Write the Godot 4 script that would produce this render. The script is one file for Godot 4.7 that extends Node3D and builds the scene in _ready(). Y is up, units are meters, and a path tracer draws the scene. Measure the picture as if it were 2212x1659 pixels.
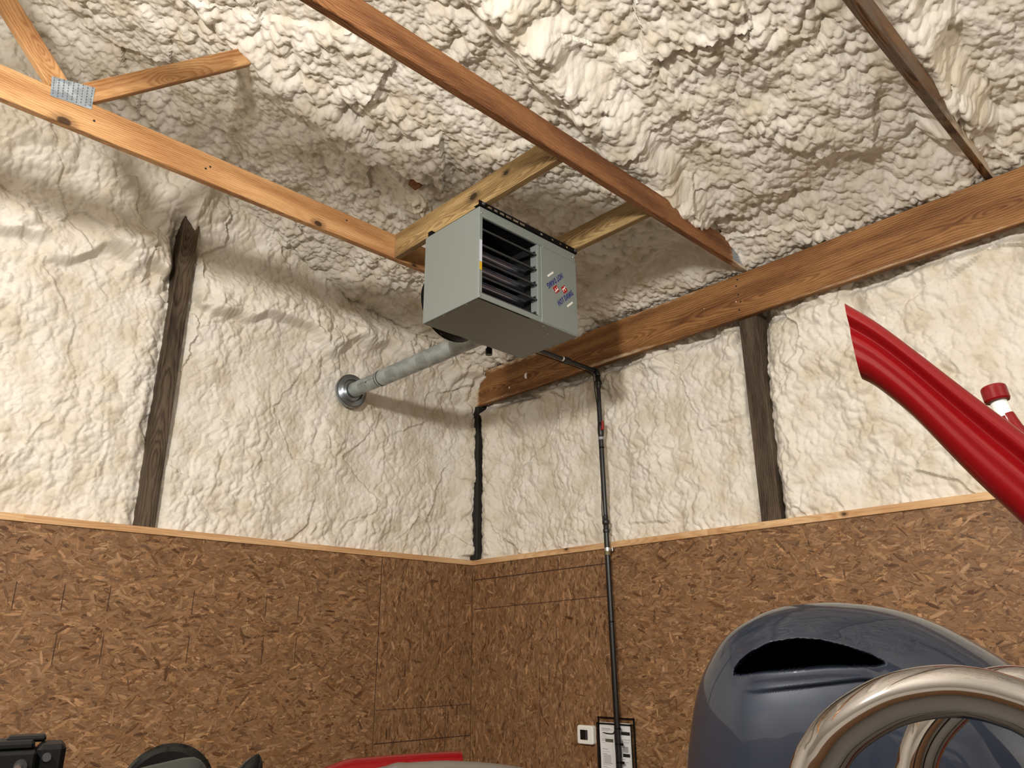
extends Node3D
# A pole-barn corner: spray foam walls and roof, chipboard wainscot, timber trusses and a gas unit heater.

const ROOF_Y := 4.05
const ROOF_SLOPE := 0.33
const PLATE_Y := 2.44
var M := {}

# ---------------------------------------------------------------- bookkeeping
func add(called: String, mesh: Mesh, mat: Material, parent: Node = null) -> MeshInstance3D:
	var o := MeshInstance3D.new()
	o.name = numbered(called, parent if parent else self)
	o.mesh = mesh
	o.material_override = mat
	(parent if parent else self).add_child(o, true)
	return o

func numbered(called: String, parent: Node) -> String:
	if not parent.has_node(called):
		return called
	var k := 1
	while parent.has_node("%s_%03d" % [called, k]):
		k += 1
	return "%s_%03d" % [called, k]

func thing(called: String, label: String, category: String, at := Vector3.ZERO, yaw := 0.0, group := "") -> Node3D:
	var o := Node3D.new()
	o.name = numbered(called, self)
	add_child(o, true)
	o.position = at
	o.rotation.y = yaw
	tag(o, label, category, group)
	return o

func tag(o: Node, label: String, category: String, group := "") -> Node:
	o.set_meta("label", label)
	o.set_meta("category", category)
	if group:
		o.set_meta("group", group)
	return o

func structure(called: String) -> Node3D:
	var o := Node3D.new()
	o.name = called
	o.set_meta("kind", "structure")
	add_child(o, true)
	return o

# ---------------------------------------------------------------- mesh helpers
class MB:
	var v := PackedVector3Array()
	var n := PackedVector3Array()
	var t := PackedVector2Array()
	func tri(a: Vector3, b: Vector3, c: Vector3, na: Vector3, nb: Vector3, nc: Vector3, ta := Vector2.ZERO, tb := Vector2.ZERO, tc := Vector2.ZERO) -> void:
		if (b - a).cross(c - a).dot(na + nb + nc) > 0.0:   # front faces run clockwise
			v.append_array([a, c, b]); n.append_array([na, nc, nb]); t.append_array([ta, tc, tb])
		else:
			v.append_array([a, b, c]); n.append_array([na, nb, nc]); t.append_array([ta, tb, tc])
	func flat(pts: Array, out: Vector3, uvs: Array = []) -> void:
		for i in range(1, pts.size() - 1):
			if uvs.is_empty():
				tri(pts[0], pts[i], pts[i + 1], out, out, out)
			else:
				tri(pts[0], pts[i], pts[i + 1], out, out, out, uvs[0], uvs[i], uvs[i + 1])
	func done() -> ArrayMesh:
		var a := []
		a.resize(Mesh.ARRAY_MAX)
		a[Mesh.ARRAY_VERTEX] = v
		a[Mesh.ARRAY_NORMAL] = n
		a[Mesh.ARRAY_TEX_UV] = t
		var m := ArrayMesh.new()
		m.add_surface_from_arrays(Mesh.PRIMITIVE_TRIANGLES, a)
		return m
	# a box with chamfered edges; the texture runs along its longest side
	func box(lo: Vector3, hi: Vector3, c := 0.003, us := 1.0 / 3.0, vs := 1.0 / 0.3, uo := 0.0, xf := Transform3D.IDENTITY) -> void:
		var s := hi - lo
		c = minf(c, minf(s.x, minf(s.y, s.z)) * 0.4)
		var L := 0 if s.x >= s.y and s.x >= s.z else (1 if s.y >= s.z else 2)
		var h := s * 0.5
		var m := (lo + hi) * 0.5
		for ax in 3:
			for sg in [-1.0, 1.0]:
				var a1 := (ax + 1) % 3
				var a2 := (ax + 2) % 3
				var pts := []
				for q in [[-1, -1], [1, -1], [1, 1], [-1, 1]]:
					var p := Vector3.ZERO
					p[ax] = sg * h[ax]
					p[a1] = q[0] * (h[a1] - c)
					p[a2] = q[1] * (h[a2] - c)
					pts.append(p)
				var nn := Vector3.ZERO
				nn[ax] = sg
				_face(pts, nn, m, h, L, us, vs, uo, xf)
		for ax in 3:   # edges along ax
			var a1 := (ax + 1) % 3
			var a2 := (ax + 2) % 3
			for s1 in [-1.0, 1.0]:
				for s2 in [-1.0, 1.0]:
					var pts := []
					for q in [[-1.0, 0], [1.0, 0], [1.0, 1], [-1.0, 1]]:
						var p := Vector3.ZERO
						p[ax] = q[0] * (h[ax] - c)
						p[a1] = s1 * (h[a1] - (c if q[1] == 0 else 0.0))
						p[a2] = s2 * (h[a2] - (0.0 if q[1] == 0 else c))
						pts.append(p)
					var nn := Vector3.ZERO
					nn[a1] = s1
					nn[a2] = s2
					_face(pts, nn.normalized(), m, h, L, us, vs, uo, xf)
		for sx in [-1.0, 1.0]:
			for sy in [-1.0, 1.0]:
				for sz in [-1.0, 1.0]:
					var e := Vector3(sx, sy, sz)
					var pts := []
					for ax in 3:
						var p := Vector3.ZERO
						for k in 3:
							p[k] = e[k] * (h[k] - (0.0 if k == ax else c))
						pts.append(p)
					_face(pts, e.normalized(), m, h, L, us, vs, uo, xf)
	func _face(pts: Array, nn: Vector3, m: Vector3, h: Vector3, L: int, us: float, vs: float, uo: float, xf: Transform3D) -> void:
		var w := 0
		var o1 := (L + 1) % 3
		var o2 := (L + 2) % 3
		w = o1 if absf(nn[o1]) < absf(nn[o2]) else o2
		if absf(nn[L]) > 0.8:
			w = o1
		var uvs := []
		var shift := 0.37 if w == o2 else 0.0
		for p in pts:
			uvs.append(Vector2((p[L] + h[L]) * us + uo + (p[o2] * us if absf(nn[L]) > 0.8 else 0.0), (p[w] + h[w]) * vs + shift))
		var q := []
		for p in pts:
			q.append(xf * (p + m))
		flat(q, xf.basis * nn, uvs)
	# a tube along a path; radii per point
	func tube(path: Array, radii: Array, seg := 20, caps := true, us := 1.0) -> void:
		var rings := []
		var norms := []
		var up := Vector3.UP
		var first: Vector3 = (path[1] - path[0]).normalized()
		if absf(first.dot(up)) > 0.9:
			up = Vector3.RIGHT
		var side := first.cross(up).normalized()
		var run := 0.0
		var runs := []
		for i in path.size():
			var d: Vector3
			if i == 0: d = path[1] - path[0]
			elif i == path.size() - 1: d = path[i] - path[i - 1]
			else: d = (path[i] - path[i - 1]).normalized() + (path[i + 1] - path[i]).normalized()
			d = d.normalized()
			if i > 0: run += (path[i] - path[i - 1]).length()
			runs.append(run)
			side = (side - d * side.dot(d)).normalized()
			var other := d.cross(side)
			var ring := []
			var nr := []
			for k in seg + 1:
				var a := TAU * k / seg
				var o := side * cos(a) + other * sin(a)
				ring.append(path[i] + o * radii[i])
				var sl := 0.0
				var j0 := maxi(i - 1, 0)
				var j1 := mini(i + 1, path.size() - 1)
				var ln: float = (path[j1] - path[j0]).length()
				if ln > 1e-6: sl = (radii[j0] - radii[j1]) / ln
				nr.append((o + d * sl).normalized())
			rings.append(ring)
			norms.append(nr)
		for i in path.size() - 1:
			for k in seg:
				var u0 := Vector2(runs[i] * us, float(k) / seg)
				var u1 := Vector2(runs[i + 1] * us, float(k) / seg)
				var u2 := Vector2(runs[i + 1] * us, float(k + 1) / seg)
				var u3 := Vector2(runs[i] * us, float(k + 1) / seg)
				tri(rings[i][k], rings[i + 1][k], rings[i + 1][k + 1], norms[i][k], norms[i + 1][k], norms[i + 1][k + 1], u0, u1, u2)
				tri(rings[i][k], rings[i + 1][k + 1], rings[i][k + 1], norms[i][k], norms[i + 1][k + 1], norms[i][k + 1], u0, u2, u3)
		if caps:
			for e in [0, path.size() - 1]:
				var d: Vector3 = (path[1] - path[0]).normalized() * -1.0 if e == 0 else (path[e] - path[e - 1]).normalized()
				for k in seg:
					tri(path[e], rings[e][k], rings[e][k + 1], d, d, d)
	# a profile of (radius, height) turned round an axis
	func lathe(prof: Array, xf := Transform3D.IDENTITY, seg := 32) -> void:
		for i in prof.size() - 1:
			var p: Vector2 = prof[i]
			var q: Vector2 = prof[i + 1]
			var nn := Vector2(q.y - p.y, p.x - q.x)
			if nn.length() < 1e-9: continue
			nn = nn.normalized()
			for k in seg:
				var a := TAU * k / seg
				var b := TAU * (k + 1) / seg
				var ca := Vector3(cos(a), 0, sin(a))
				var cb := Vector3(cos(b), 0, sin(b))
				var P0 := xf * (ca * p.x + Vector3(0, p.y, 0))
				var P1 := xf * (cb * p.x + Vector3(0, p.y, 0))
				var Q0 := xf * (ca * q.x + Vector3(0, q.y, 0))
				var Q1 := xf * (cb * q.x + Vector3(0, q.y, 0))
				var na := (xf.basis * (ca * nn.x + Vector3(0, nn.y, 0))).normalized()
				var nb := (xf.basis * (cb * nn.x + Vector3(0, nn.y, 0))).normalized()
				if P0 != P1: tri(P0, P1, Q1, na, nb, nb, Vector2(float(k) / seg, p.y), Vector2(float(k + 1) / seg, p.y), Vector2(float(k + 1) / seg, q.y))
				if Q0 != Q1: tri(P0, Q1, Q0, na, nb, na, Vector2(float(k) / seg, p.y), Vector2(float(k + 1) / seg, q.y), Vector2(float(k) / seg, q.y))

func boxmesh(lo: Vector3, hi: Vector3, c := 0.003, us := 1.0 / 3.0, vs := 1.0 / 0.3, uo := 0.0) -> ArrayMesh:
	var b := MB.new()
	b.box(lo, hi, c, us, vs, uo)
	return b.done()

func spline(pts: Array, per := 8) -> Array:
	var out := []
	for i in pts.size() - 1:
		var p0 = pts[maxi(i - 1, 0)]
		var p3 = pts[mini(i + 2, pts.size() - 1)]
		for k in per:
			out.append(pts[i].cubic_interpolate(pts[i + 1], p0, p3, float(k) / per))
	out.append(pts[-1])
	return out

# indexed smooth mesh from a grid of points
func gridmesh(P: PackedVector3Array, nu: int, nv: int, keep := PackedByteArray(), outward := Vector3.ZERO, uvs := PackedVector2Array(), closed := false) -> ArrayMesh:
	var N := PackedVector3Array()
	N.resize(P.size())
	for j in nv:
		var j0 := maxi(j - 1, 0) * nu
		var j1 := mini(j + 1, nv - 1) * nu
		for i in nu:
			var l := i - 1
			var r := i + 1
			if closed:
				if l < 0: l = nu - 2
				if r >= nu: r = 1
			else:
				l = maxi(l, 0)
				r = mini(r, nu - 1)
			var n := (P[j * nu + r] - P[j * nu + l]).cross(P[j1 + i] - P[j0 + i]).normalized()
			N[j * nu + i] = n
	var sgn := 1.0
	if outward != Vector3.ZERO:
		var s := Vector3.ZERO
		for i in range(0, N.size(), 37): s += N[i]
		if s.dot(outward) < 0.0:
			sgn = -1.0
			for i in N.size(): N[i] = -N[i]
	var I := PackedInt32Array()
	I.resize((nu - 1) * (nv - 1) * 6)
	var at := 0
	for j in nv - 1:
		for i in nu - 1:
			var a := j * nu + i
			if keep.size() and not (keep[a] and keep[a + 1] and keep[a + nu] and keep[a + nu + 1]):
				continue
			if sgn > 0.0:
				I[at] = a; I[at + 1] = a + nu; I[at + 2] = a + 1
				I[at + 3] = a + 1; I[at + 4] = a + nu; I[at + 5] = a + nu + 1
			else:
				I[at] = a; I[at + 1] = a + 1; I[at + 2] = a + nu
				I[at + 3] = a + 1; I[at + 4] = a + nu + 1; I[at + 5] = a + nu
			at += 6
	I.resize(at)
	var arr := []
	arr.resize(Mesh.ARRAY_MAX)
	arr[Mesh.ARRAY_VERTEX] = P
	arr[Mesh.ARRAY_NORMAL] = N
	if uvs.size(): arr[Mesh.ARRAY_TEX_UV] = uvs
	arr[Mesh.ARRAY_INDEX] = I
	var m := ArrayMesh.new()
	m.add_surface_from_arrays(Mesh.PRIMITIVE_TRIANGLES, arr)
	return m

# ---------------------------------------------------------------- noise and textures
func fnl(kind: int, sd: int, freq: float, oct := 1) -> FastNoiseLite:
	var n := FastNoiseLite.new()
	n.noise_type = kind
	n.seed = sd
	n.frequency = freq
	if oct > 1:
		n.fractal_type = FastNoiseLite.FRACTAL_FBM
		n.fractal_octaves = oct
	else:
		n.fractal_type = FastNoiseLite.FRACTAL_NONE
	return n

func cell(sd: int, freq: float, ret: int, warp: float, wf: float) -> FastNoiseLite:
	var n := fnl(FastNoiseLite.TYPE_CELLULAR, sd, freq)
	n.cellular_distance_function = FastNoiseLite.DISTANCE_EUCLIDEAN
	n.cellular_return_type = ret
	n.cellular_jitter = 1.0
	n.domain_warp_enabled = true
	n.domain_warp_type = FastNoiseLite.DOMAIN_WARP_SIMPLEX
	n.domain_warp_amplitude = warp
	n.domain_warp_frequency = wf
	n.domain_warp_fractal_type = FastNoiseLite.DOMAIN_WARP_FRACTAL_NONE
	return n

func mat(col: Color, rough := 0.6, metal := 0.0, spec := 0.5) -> StandardMaterial3D:
	var m := StandardMaterial3D.new()
	m.albedo_color = col
	m.roughness = rough
	m.metallic = metal
	m.metallic_specular = spec
	return m

# growth rings of a plain-sawn board. knots: [u, v, radius]; haze: [u, v, ru, rv, strength] of dry overspray
func wood(sd: int, light: Color, dark: Color, len := 3.0, spacing := 0.0075, vc := 0.14, contrast := 1.0, knots := [], haze := [], W := 1280, H := 144, gray := 0.0) -> StandardMaterial3D:
	var n := fnl(FastNoiseLite.TYPE_SIMPLEX, sd, 1.0)
	var im := Image.create(W, H, false, Image.FORMAT_RGB8)
	var bytes := PackedByteArray()
	bytes.resize(W * H * 3)
	var foam := Color(0.86, 0.82, 0.74)
	var hh := PackedByteArray()
	hh.resize(W * H)
	for x in W:
		var u := len * x / W
		var bend := 0.012 * n.get_noise_2d(u * 0.7, 3.1)
		var depth := 0.075 * n.get_noise_2d(u * 0.55, 91.7) + 0.01 * n.get_noise_2d(u * 2.5, 17.3)
		for y in H:
			var v := 0.3 * y / H
			var dk := 0.0
			var wob := 0.0
			for k in knots:
				var q: float = sqrt(pow((u - k[0]) / 1.5, 2.0) + pow(v - k[1], 2.0)) / k[2]
				if q < 4.0:
					wob += k[2] * 0.9 * exp(-q * q * 0.35)
					dk = maxf(dk, 1.0 - smoothstep(0.7, 1.3, q))
					dk = maxf(dk, 0.35 * (1.0 - smoothstep(1.0, 2.6, q)))
			var dv := v - vc - bend
			var d := sqrt(dv * dv + depth * depth) + wob + 0.0016 * n.get_noise_2d(u * 5.0, v * 60.0)
			var ring := d / spacing
			ring -= floorf(ring)
			var late := smoothstep(0.25, 0.8, ring) * (1.0 - smoothstep(0.86, 1.0, ring))
			var fib := n.get_noise_2d(u * 9.0, v * 190.0)
			var tone := n.get_noise_2d(u * 1.1 + 40.0, v * 9.0)
			var k := clampf(0.22 + contrast * (0.42 * late + 0.13 * fib) + 0.26 * tone, 0.0, 1.0)
			var c := light.lerp(dark, k)
			if gray > 0.0:
				c = c.lerp(Color(0.42, 0.38, 0.34), gray * clampf(0.5 + n.get_noise_2d(u * 3.0, v * 14.0 + 9.0), 0.0, 1.0))
			c = c.lerp(dark * 0.35, dk * 0.85)
			for z in haze:
				var q: float = pow((u - z[0]) / z[2], 2.0) + pow((v - z[1]) / z[3], 2.0)
				if q < 2.0:
					var sp: float = z[4] * (1.0 - smoothstep(0.0, 1.9, q + 0.45 * n.get_noise_2d(u * 9.0, v * 30.0) + 0.25 * n.get_noise_2d(u * 60.0, v * 150.0)))
					c = c.lerp(foam, clampf(sp, 0.0, 1.0))
			var at := (y * W + x) * 3
			bytes[at] = int(clampf(c.r, 0, 1) * 255.0)
			bytes[at + 1] = int(clampf(c.g, 0, 1) * 255.0)
			bytes[at + 2] = int(clampf(c.b, 0, 1) * 255.0)
			hh[y * W + x] = int(clampf(0.6 - 0.25 * late - 0.3 * fib, 0, 1) * 255.0)
	im.set_data(W, H, false, Image.FORMAT_RGB8, bytes)
	var hi := Image.create_from_data(W, H, false, Image.FORMAT_L8, hh)
	var m := mat(Color.WHITE, 0.62, 0.0, 0.35)
	m.albedo_texture = ImageTexture.create_from_image(im)
	m.heightmap_enabled = true
	m.heightmap_texture = ImageTexture.create_from_image(hi)
	m.heightmap_scale = 0.015
	return m

# strand board: thousands of overlapping wood flakes
func strand_board() -> StandardMaterial3D:
	var S := 1400
	var r := RandomNumberGenerator.new()
	r.seed = 77
	var bytes := PackedByteArray()
	bytes.resize(S * S * 3)
	var hh := PackedByteArray()
	hh.resize(S * S)
	for i in S * S:
		bytes[i * 3] = 128; bytes[i * 3 + 1] = 95; bytes[i * 3 + 2] = 66
		hh[i] = 120
	var line := PackedFloat32Array()
	line.resize(40)
	for s in 21000:
		var L := r.randf_range(14.0, 58.0)
		var Wd := r.randf_range(2.0, 7.0)
		if r.randf() < 0.55:
			L *= 0.55; Wd *= 0.35
		var a := r.randfn(0.0, 0.5)
		if r.randf() < 0.2: a = r.randf_range(-1.6, 1.6)
		var ca := cos(a)
		var sa := sin(a)
		var cx := r.randf() * S
		var cy := r.randf() * S
		var tone := clampf(r.randfn(0.48, 0.15), 0.0, 1.0)
		var dice := r.randf()
		if dice < 0.035: tone = r.randf_range(0.05, 0.25)
		elif dice > 0.95: tone = r.randf_range(0.62, 0.85)
		var warm := r.randf_range(-1.0, 1.0)
		var hb := int(r.randf_range(70.0, 210.0))
		var skew := r.randf_range(-0.5, 0.5)
		var lt := 0.0
		for j in 40:
			lt = lt * 0.5 + r.randfn(0.0, 0.05)
			line[j] = lt
		for i in int(L):
			var tt := float(i) / L
			var hw := Wd * (0.5 + 0.5 * sin(PI * clampf(tt * 1.06 + 0.02, 0.0, 1.0)))
			var sxa := i - L * 0.5
			for j in int(hw * 2.0) + 1:
				var w := j - hw
				var sx := sxa + skew * w
				var x := posmod(int(cx + ca * sx - sa * w), S)
				var y := posmod(int(cy + sa * sx + ca * w), S)
				var e := tone + line[(j + int(tt * 3.0)) % 40]
				if j == 0: e -= 0.13
				var at := y * S + x
				bytes[at * 3] = clampi(int(72.0 + e * 118.0 + warm * 4.0), 0, 255)
				bytes[at * 3 + 1] = clampi(int(45.0 + e * 106.0), 0, 255)
				bytes[at * 3 + 2] = clampi(int(23.0 + e * 90.0 - warm * 4.0), 0, 255)
				hh[at] = hb - 50 if j == 0 else hb
	var m := mat(Color.WHITE, 0.55, 0.0, 0.4)
	m.albedo_texture = ImageTexture.create_from_image(Image.create_from_data(S, S, false, Image.FORMAT_RGB8, bytes))
	m.heightmap_enabled = true
	m.heightmap_texture = ImageTexture.create_from_image(Image.create_from_data(S, S, false, Image.FORMAT_L8, hh))
	m.heightmap_scale = 0.08
	return m

func noise_tex(n: FastNoiseLite, size: int, ramp: Gradient = null) -> NoiseTexture2D:
	var t := NoiseTexture2D.new()
	t.width = size
	t.height = size
	t.seamless = true
	t.noise = n
	if ramp: t.color_ramp = ramp
	return t

func foam_material(tint: Color) -> StandardMaterial3D:
	var m := mat(tint, 0.55, 0.0, 0.35)
	var g := Gradient.new()
	g.colors = PackedColorArray([Color(0.835, 0.81, 0.75), Color(0.885, 0.87, 0.84), Color(0.92, 0.912, 0.90)])
	g.offsets = PackedFloat32Array([0.12, 0.45, 0.85])
	var n := fnl(FastNoiseLite.TYPE_SIMPLEX_SMOOTH, 5, 0.008, 4)
	m.albedo_texture = noise_tex(n, 512, g)
	m.heightmap_enabled = true
	var f := cell(9, 0.055, FastNoiseLite.RETURN_DISTANCE, 9.0, 0.03)
	var dome := Gradient.new()   # lobes: high in the middle of a cell, falling ever faster to its edge
	dome.offsets = PackedFloat32Array([0.0, 0.3, 0.55, 0.8, 1.0])
	dome.colors = PackedColorArray([Color(1, 1, 1), Color(0.92, 0.92, 0.92), Color(0.70, 0.70, 0.70), Color(0.35, 0.35, 0.35), Color(0, 0, 0)])
	m.heightmap_texture = noise_tex(f, 1024, dome)
	m.heightmap_scale = 0.32
	m.uv1_scale = Vector3(1, 1, 1) / 1.15
	return m

# ---------------------------------------------------------------- foam relief
var fa: FastNoiseLite
var fb: FastNoiseLite
var fd: FastNoiseLite
var fc: FastNoiseLite
var fl: FastNoiseLite
var fm: FastNoiseLite
var fw: FastNoiseLite

func make_foam_noise() -> void:
	fa = cell(21, 10.5, FastNoiseLite.RETURN_DISTANCE, 0.035, 5.0)
	fb = cell(22, 23.0, FastNoiseLite.RETURN_DISTANCE, 0.016, 11.0)
	fd = cell(27, 44.0, FastNoiseLite.RETURN_DISTANCE, 0.008, 20.0)
	fc = cell(23, 2.6, FastNoiseLite.RETURN_CELL_VALUE, 0.12, 3.0)
	fl = fnl(FastNoiseLite.TYPE_SIMPLEX, 24, 1.3, 2)
	fm = fnl(FastNoiseLite.TYPE_SIMPLEX, 25, 1.4, 2)
	fw = fnl(FastNoiseLite.TYPE_SIMPLEX, 26, 6.0)

# rounded lobes that meet in sharp creases, in three sizes; big: size of the large lobes
func lumps(a: float, b: float, big: float, mid: float, least := 0.18) -> float:
	var patch := clampf(0.62 + 0.95 * fm.get_noise_2d(a, b), least, 1.15)
	var d1 := minf((fa.get_noise_2d(a, b) + 1.0) * 1.25, 1.1)
	var d2 := minf((fb.get_noise_2d(a, b) + 1.0) * 1.3, 1.1)
	var d3 := minf((fd.get_noise_2d(a, b) + 1.0) * 1.3, 1.1)
	return big * (0.034 * patch * (1.0 - d1 * d1) + 0.020 * fc.get_noise_2d(a, b) + 0.030 * fl.get_noise_2d(a, b)) + mid * (0.019 * (0.4 + 0.6 * patch) * (1.0 - d2 * d2) + 0.0055 * (1.0 - d3 * d3))

func bump(x: float, w: float) -> float:
	var q := x / w
	return exp(-q * q)

func foam_wall_left(mat_: Material, parent: Node) -> void:
	var st := 0.0075
	var nu := int(4.9 / st)
	var nv := int(3.2 / st)
	var P := PackedVector3Array()
	P.resize(nu * nv)
	var UV := PackedVector2Array()
	UV.resize(nu * nv)
	var keep := PackedByteArray()
	keep.resize(nu * nv)
	for j in nv:
		var y := 2.40 + j * st
		for i in nu:
			var z := -0.16 + i * st
			var at := j * nu + i
			UV[at] = Vector2(z, y)
			if y > ROOF_Y + ROOF_SLOPE * z + 0.12:
				keep[at] = 0
				P[at] = Vector3(-0.1, y, z)
				continue
			keep[at] = 1
			var wob := 0.06 * fw.get_noise_2d(z * 0.5, y * 0.5)
			var lip := 4.0 + 0.09 * fl.get_noise_2d(z * 1.3, 7.0) - (0.07 if z < 2.3 else 0.0)
			var x := -0.068
			x += 0.085 * smoothstep(lip - 0.055, lip + 0.02, y + wob) * (1.0 - smoothstep(lip + 0.10, lip + 0.32, y)) * (1.0 - exp(-pow(absf(z - 2.408) / 0.085, 4.0)))
			x += -0.03 * bump(y - 4.36, 0.12) + 0.07 * smoothstep(4.40, 4.62, y)
			var q := (z - 2.408) / 0.052
			var near := exp(-pow(absf(z - 2.408) / 0.09, 4.0))
			x -= near * (0.05 + 0.03 * smoothstep(3.9, 4.1, y)) * (1.0 - smoothstep(4.36, 4.50, y))
			if y > 4.2: x += 0.10 * exp(-q * q * 0.6) * smoothstep(-0.03, 0.04, y - (4.46 - 2.0 * clampf(2.452 - z, 0.0, 0.1)))
			x += 0.07 * bump(z - 0.03, 0.11) + 0.012
			var smooth_ := 0.85 + 0.3 * smoothstep(3.7, 4.0, y)
			x += lumps(z * 1.32 + 3.0 + 0.02 * fw.get_noise_2d(z, y), y * 0.88 + 11.0, 0.52 + 0.75 * bump(y - lip - 0.05, 0.16) + 0.3 * smoothstep(4.2, 4.5, y), smooth_ * 0.72)
			if y < 2.51: x = minf(x, -0.004)
			P[at] = Vector3(x, y, z)
	add("spray_foam", gridmesh(P, nu, nv, keep, Vector3(1, 0, 0), UV), mat_, parent)

func foam_wall_right(mat_: Material, parent: Node) -> void:
	var st := 0.0075
	var nu := int(5.6 / st)
	var nv := int(1.62 / st)
	var P := PackedVector3Array()
	P.resize(nu * nv)
	var UV := PackedVector2Array()
	UV.resize(nu * nv)
	for j in nv:
		var y := 2.40 + j * st
		for i in nu:
			var x := -0.16 + i * st
			var z := -0.064
			var near := exp(-pow(absf(x - 2.461) / 0.085, 4.0))
			z -= near * 0.05
			z += 0.055 * bump(x - 0.155, 0.08) + 0.012
			z += 0.05 * smoothstep(3.50, 3.66, y + 0.25 * fl.get_noise_2d(x * 1.4, 2.0)) * (1.0 - smoothstep(3.60, 3.67, y)) * clampf(0.6 + 1.6 * fl.get_noise_2d(x * 1.2, 30.0), 0.0, 1.0)
			z -= 0.06 * smoothstep(3.62, 3.69, y)
			z += lumps(x * 1.3 + 23.0 + 0.02 * fw.get_noise_2d(x, y), y * 0.86 + 31.0, 0.62 + 0.6 * smoothstep(3.45, 3.6, y), 0.8)
			z = lerpf(z, minf(z, 0.012), bump(x - 1.35, 0.05))
			if y < 2.51: z = minf(z, -0.004)
			UV[j * nu + i] = Vector2(x + 0.43, y + 0.2)
			P[j * nu + i] = Vector3(x, y, minf(z, lerpf(0.02, -0.03, smoothstep(3.62, 3.68, y))) if y > 3.62 else z)
	add("spray_foam", gridmesh(P, nu, nv, PackedByteArray(), Vector3(0, 0, 1), UV), mat_, parent)

func foam_ceiling(mat_: Material, parent: Node) -> void:
	var st := 0.0070
	var nu := int(5.7 / st)
	var nv := int(5.0 / st)
	var P := PackedVector3Array()
	P.resize(nu * nv)
	var UV := PackedVector2Array()
	UV.resize(nu * nv)
	for j in nv:
		var z := -0.14 + j * st
		for i in nu:
			var x := -0.16 + i * st
			var y := ROOF_Y + ROOF_SLOPE * z
			var wob := 0.035 * fw.get_noise_2d(x * 0.6, z * 0.6)
			y -= 0.05 * bump(x - 1.144 + wob, 0.10)
			y -= 0.15 * exp(-pow(absf(x - 2.47 + wob) / 0.12, 3.0)) * smoothstep(0.25, 0.8, z)
			y -= 0.13 * exp(-pow(absf(x - 3.83 + wob) / 0.10, 3.0)) * smoothstep(0.05, 0.4, z)
			y -= 0.07 * bump(x, 0.18)
			y -= (0.035 + 0.02 * fw.get_noise_2d(x * 0.6, 5.0)) * bump(z - 0.04, 0.09)
			y += 0.03 * bump(z - 0.30, 0.12)
			y -= 0.07 * bump(Vector2(x - 1.144, z - 2.52).length(), 0.16)
			y -= lumps(x + 50.0, z + 61.0, 1.15 - 0.6 * bump(z, 0.14), 1.2, 0.45)
			UV[j * nu + i] = Vector2(x + 0.71, z + 0.37)
			P[j * nu + i] = Vector3(x, y, z)
	add("spray_foam", gridmesh(P, nu, nv, PackedByteArray(), Vector3(0, -1, 0), UV), mat_, parent)

# ---------------------------------------------------------------- scene
func _ready() -> void:
	# camera
	var cam := Camera3D.new()
	cam.name = "camera"
	add_child(cam)
	cam.basis = Basis(Vector3.UP, 0.8028) * Basis(Vector3.RIGHT, 0.33986) * Basis(Vector3.BACK, -0.0051)
	cam.position = Vector3(4.512, 1.79, 3.931)
	cam.fov = 53.03
	cam.near = 0.05
	cam.far = 60.0
	cam.current = true
	# environment
	var we := WorldEnvironment.new()
	we.name = "environment"
	var env := Environment.new()
	env.background_mode = Environment.BG_COLOR
	env.background_color = Color(0.02, 0.02, 0.02)
	env.tonemap_mode = Environment.TONE_MAPPER_LINEAR
	env.tonemap_exposure = 1.0
	env.sdfgi_enabled = true
	env.ssao_enabled = true
	env.ssil_enabled = true
	we.environment = env
	add_child(we)
	make_materials()
	lamps()
	room()
	timber()
	heater()
	gas_line()
	wall_items()
	foreground()

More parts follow.
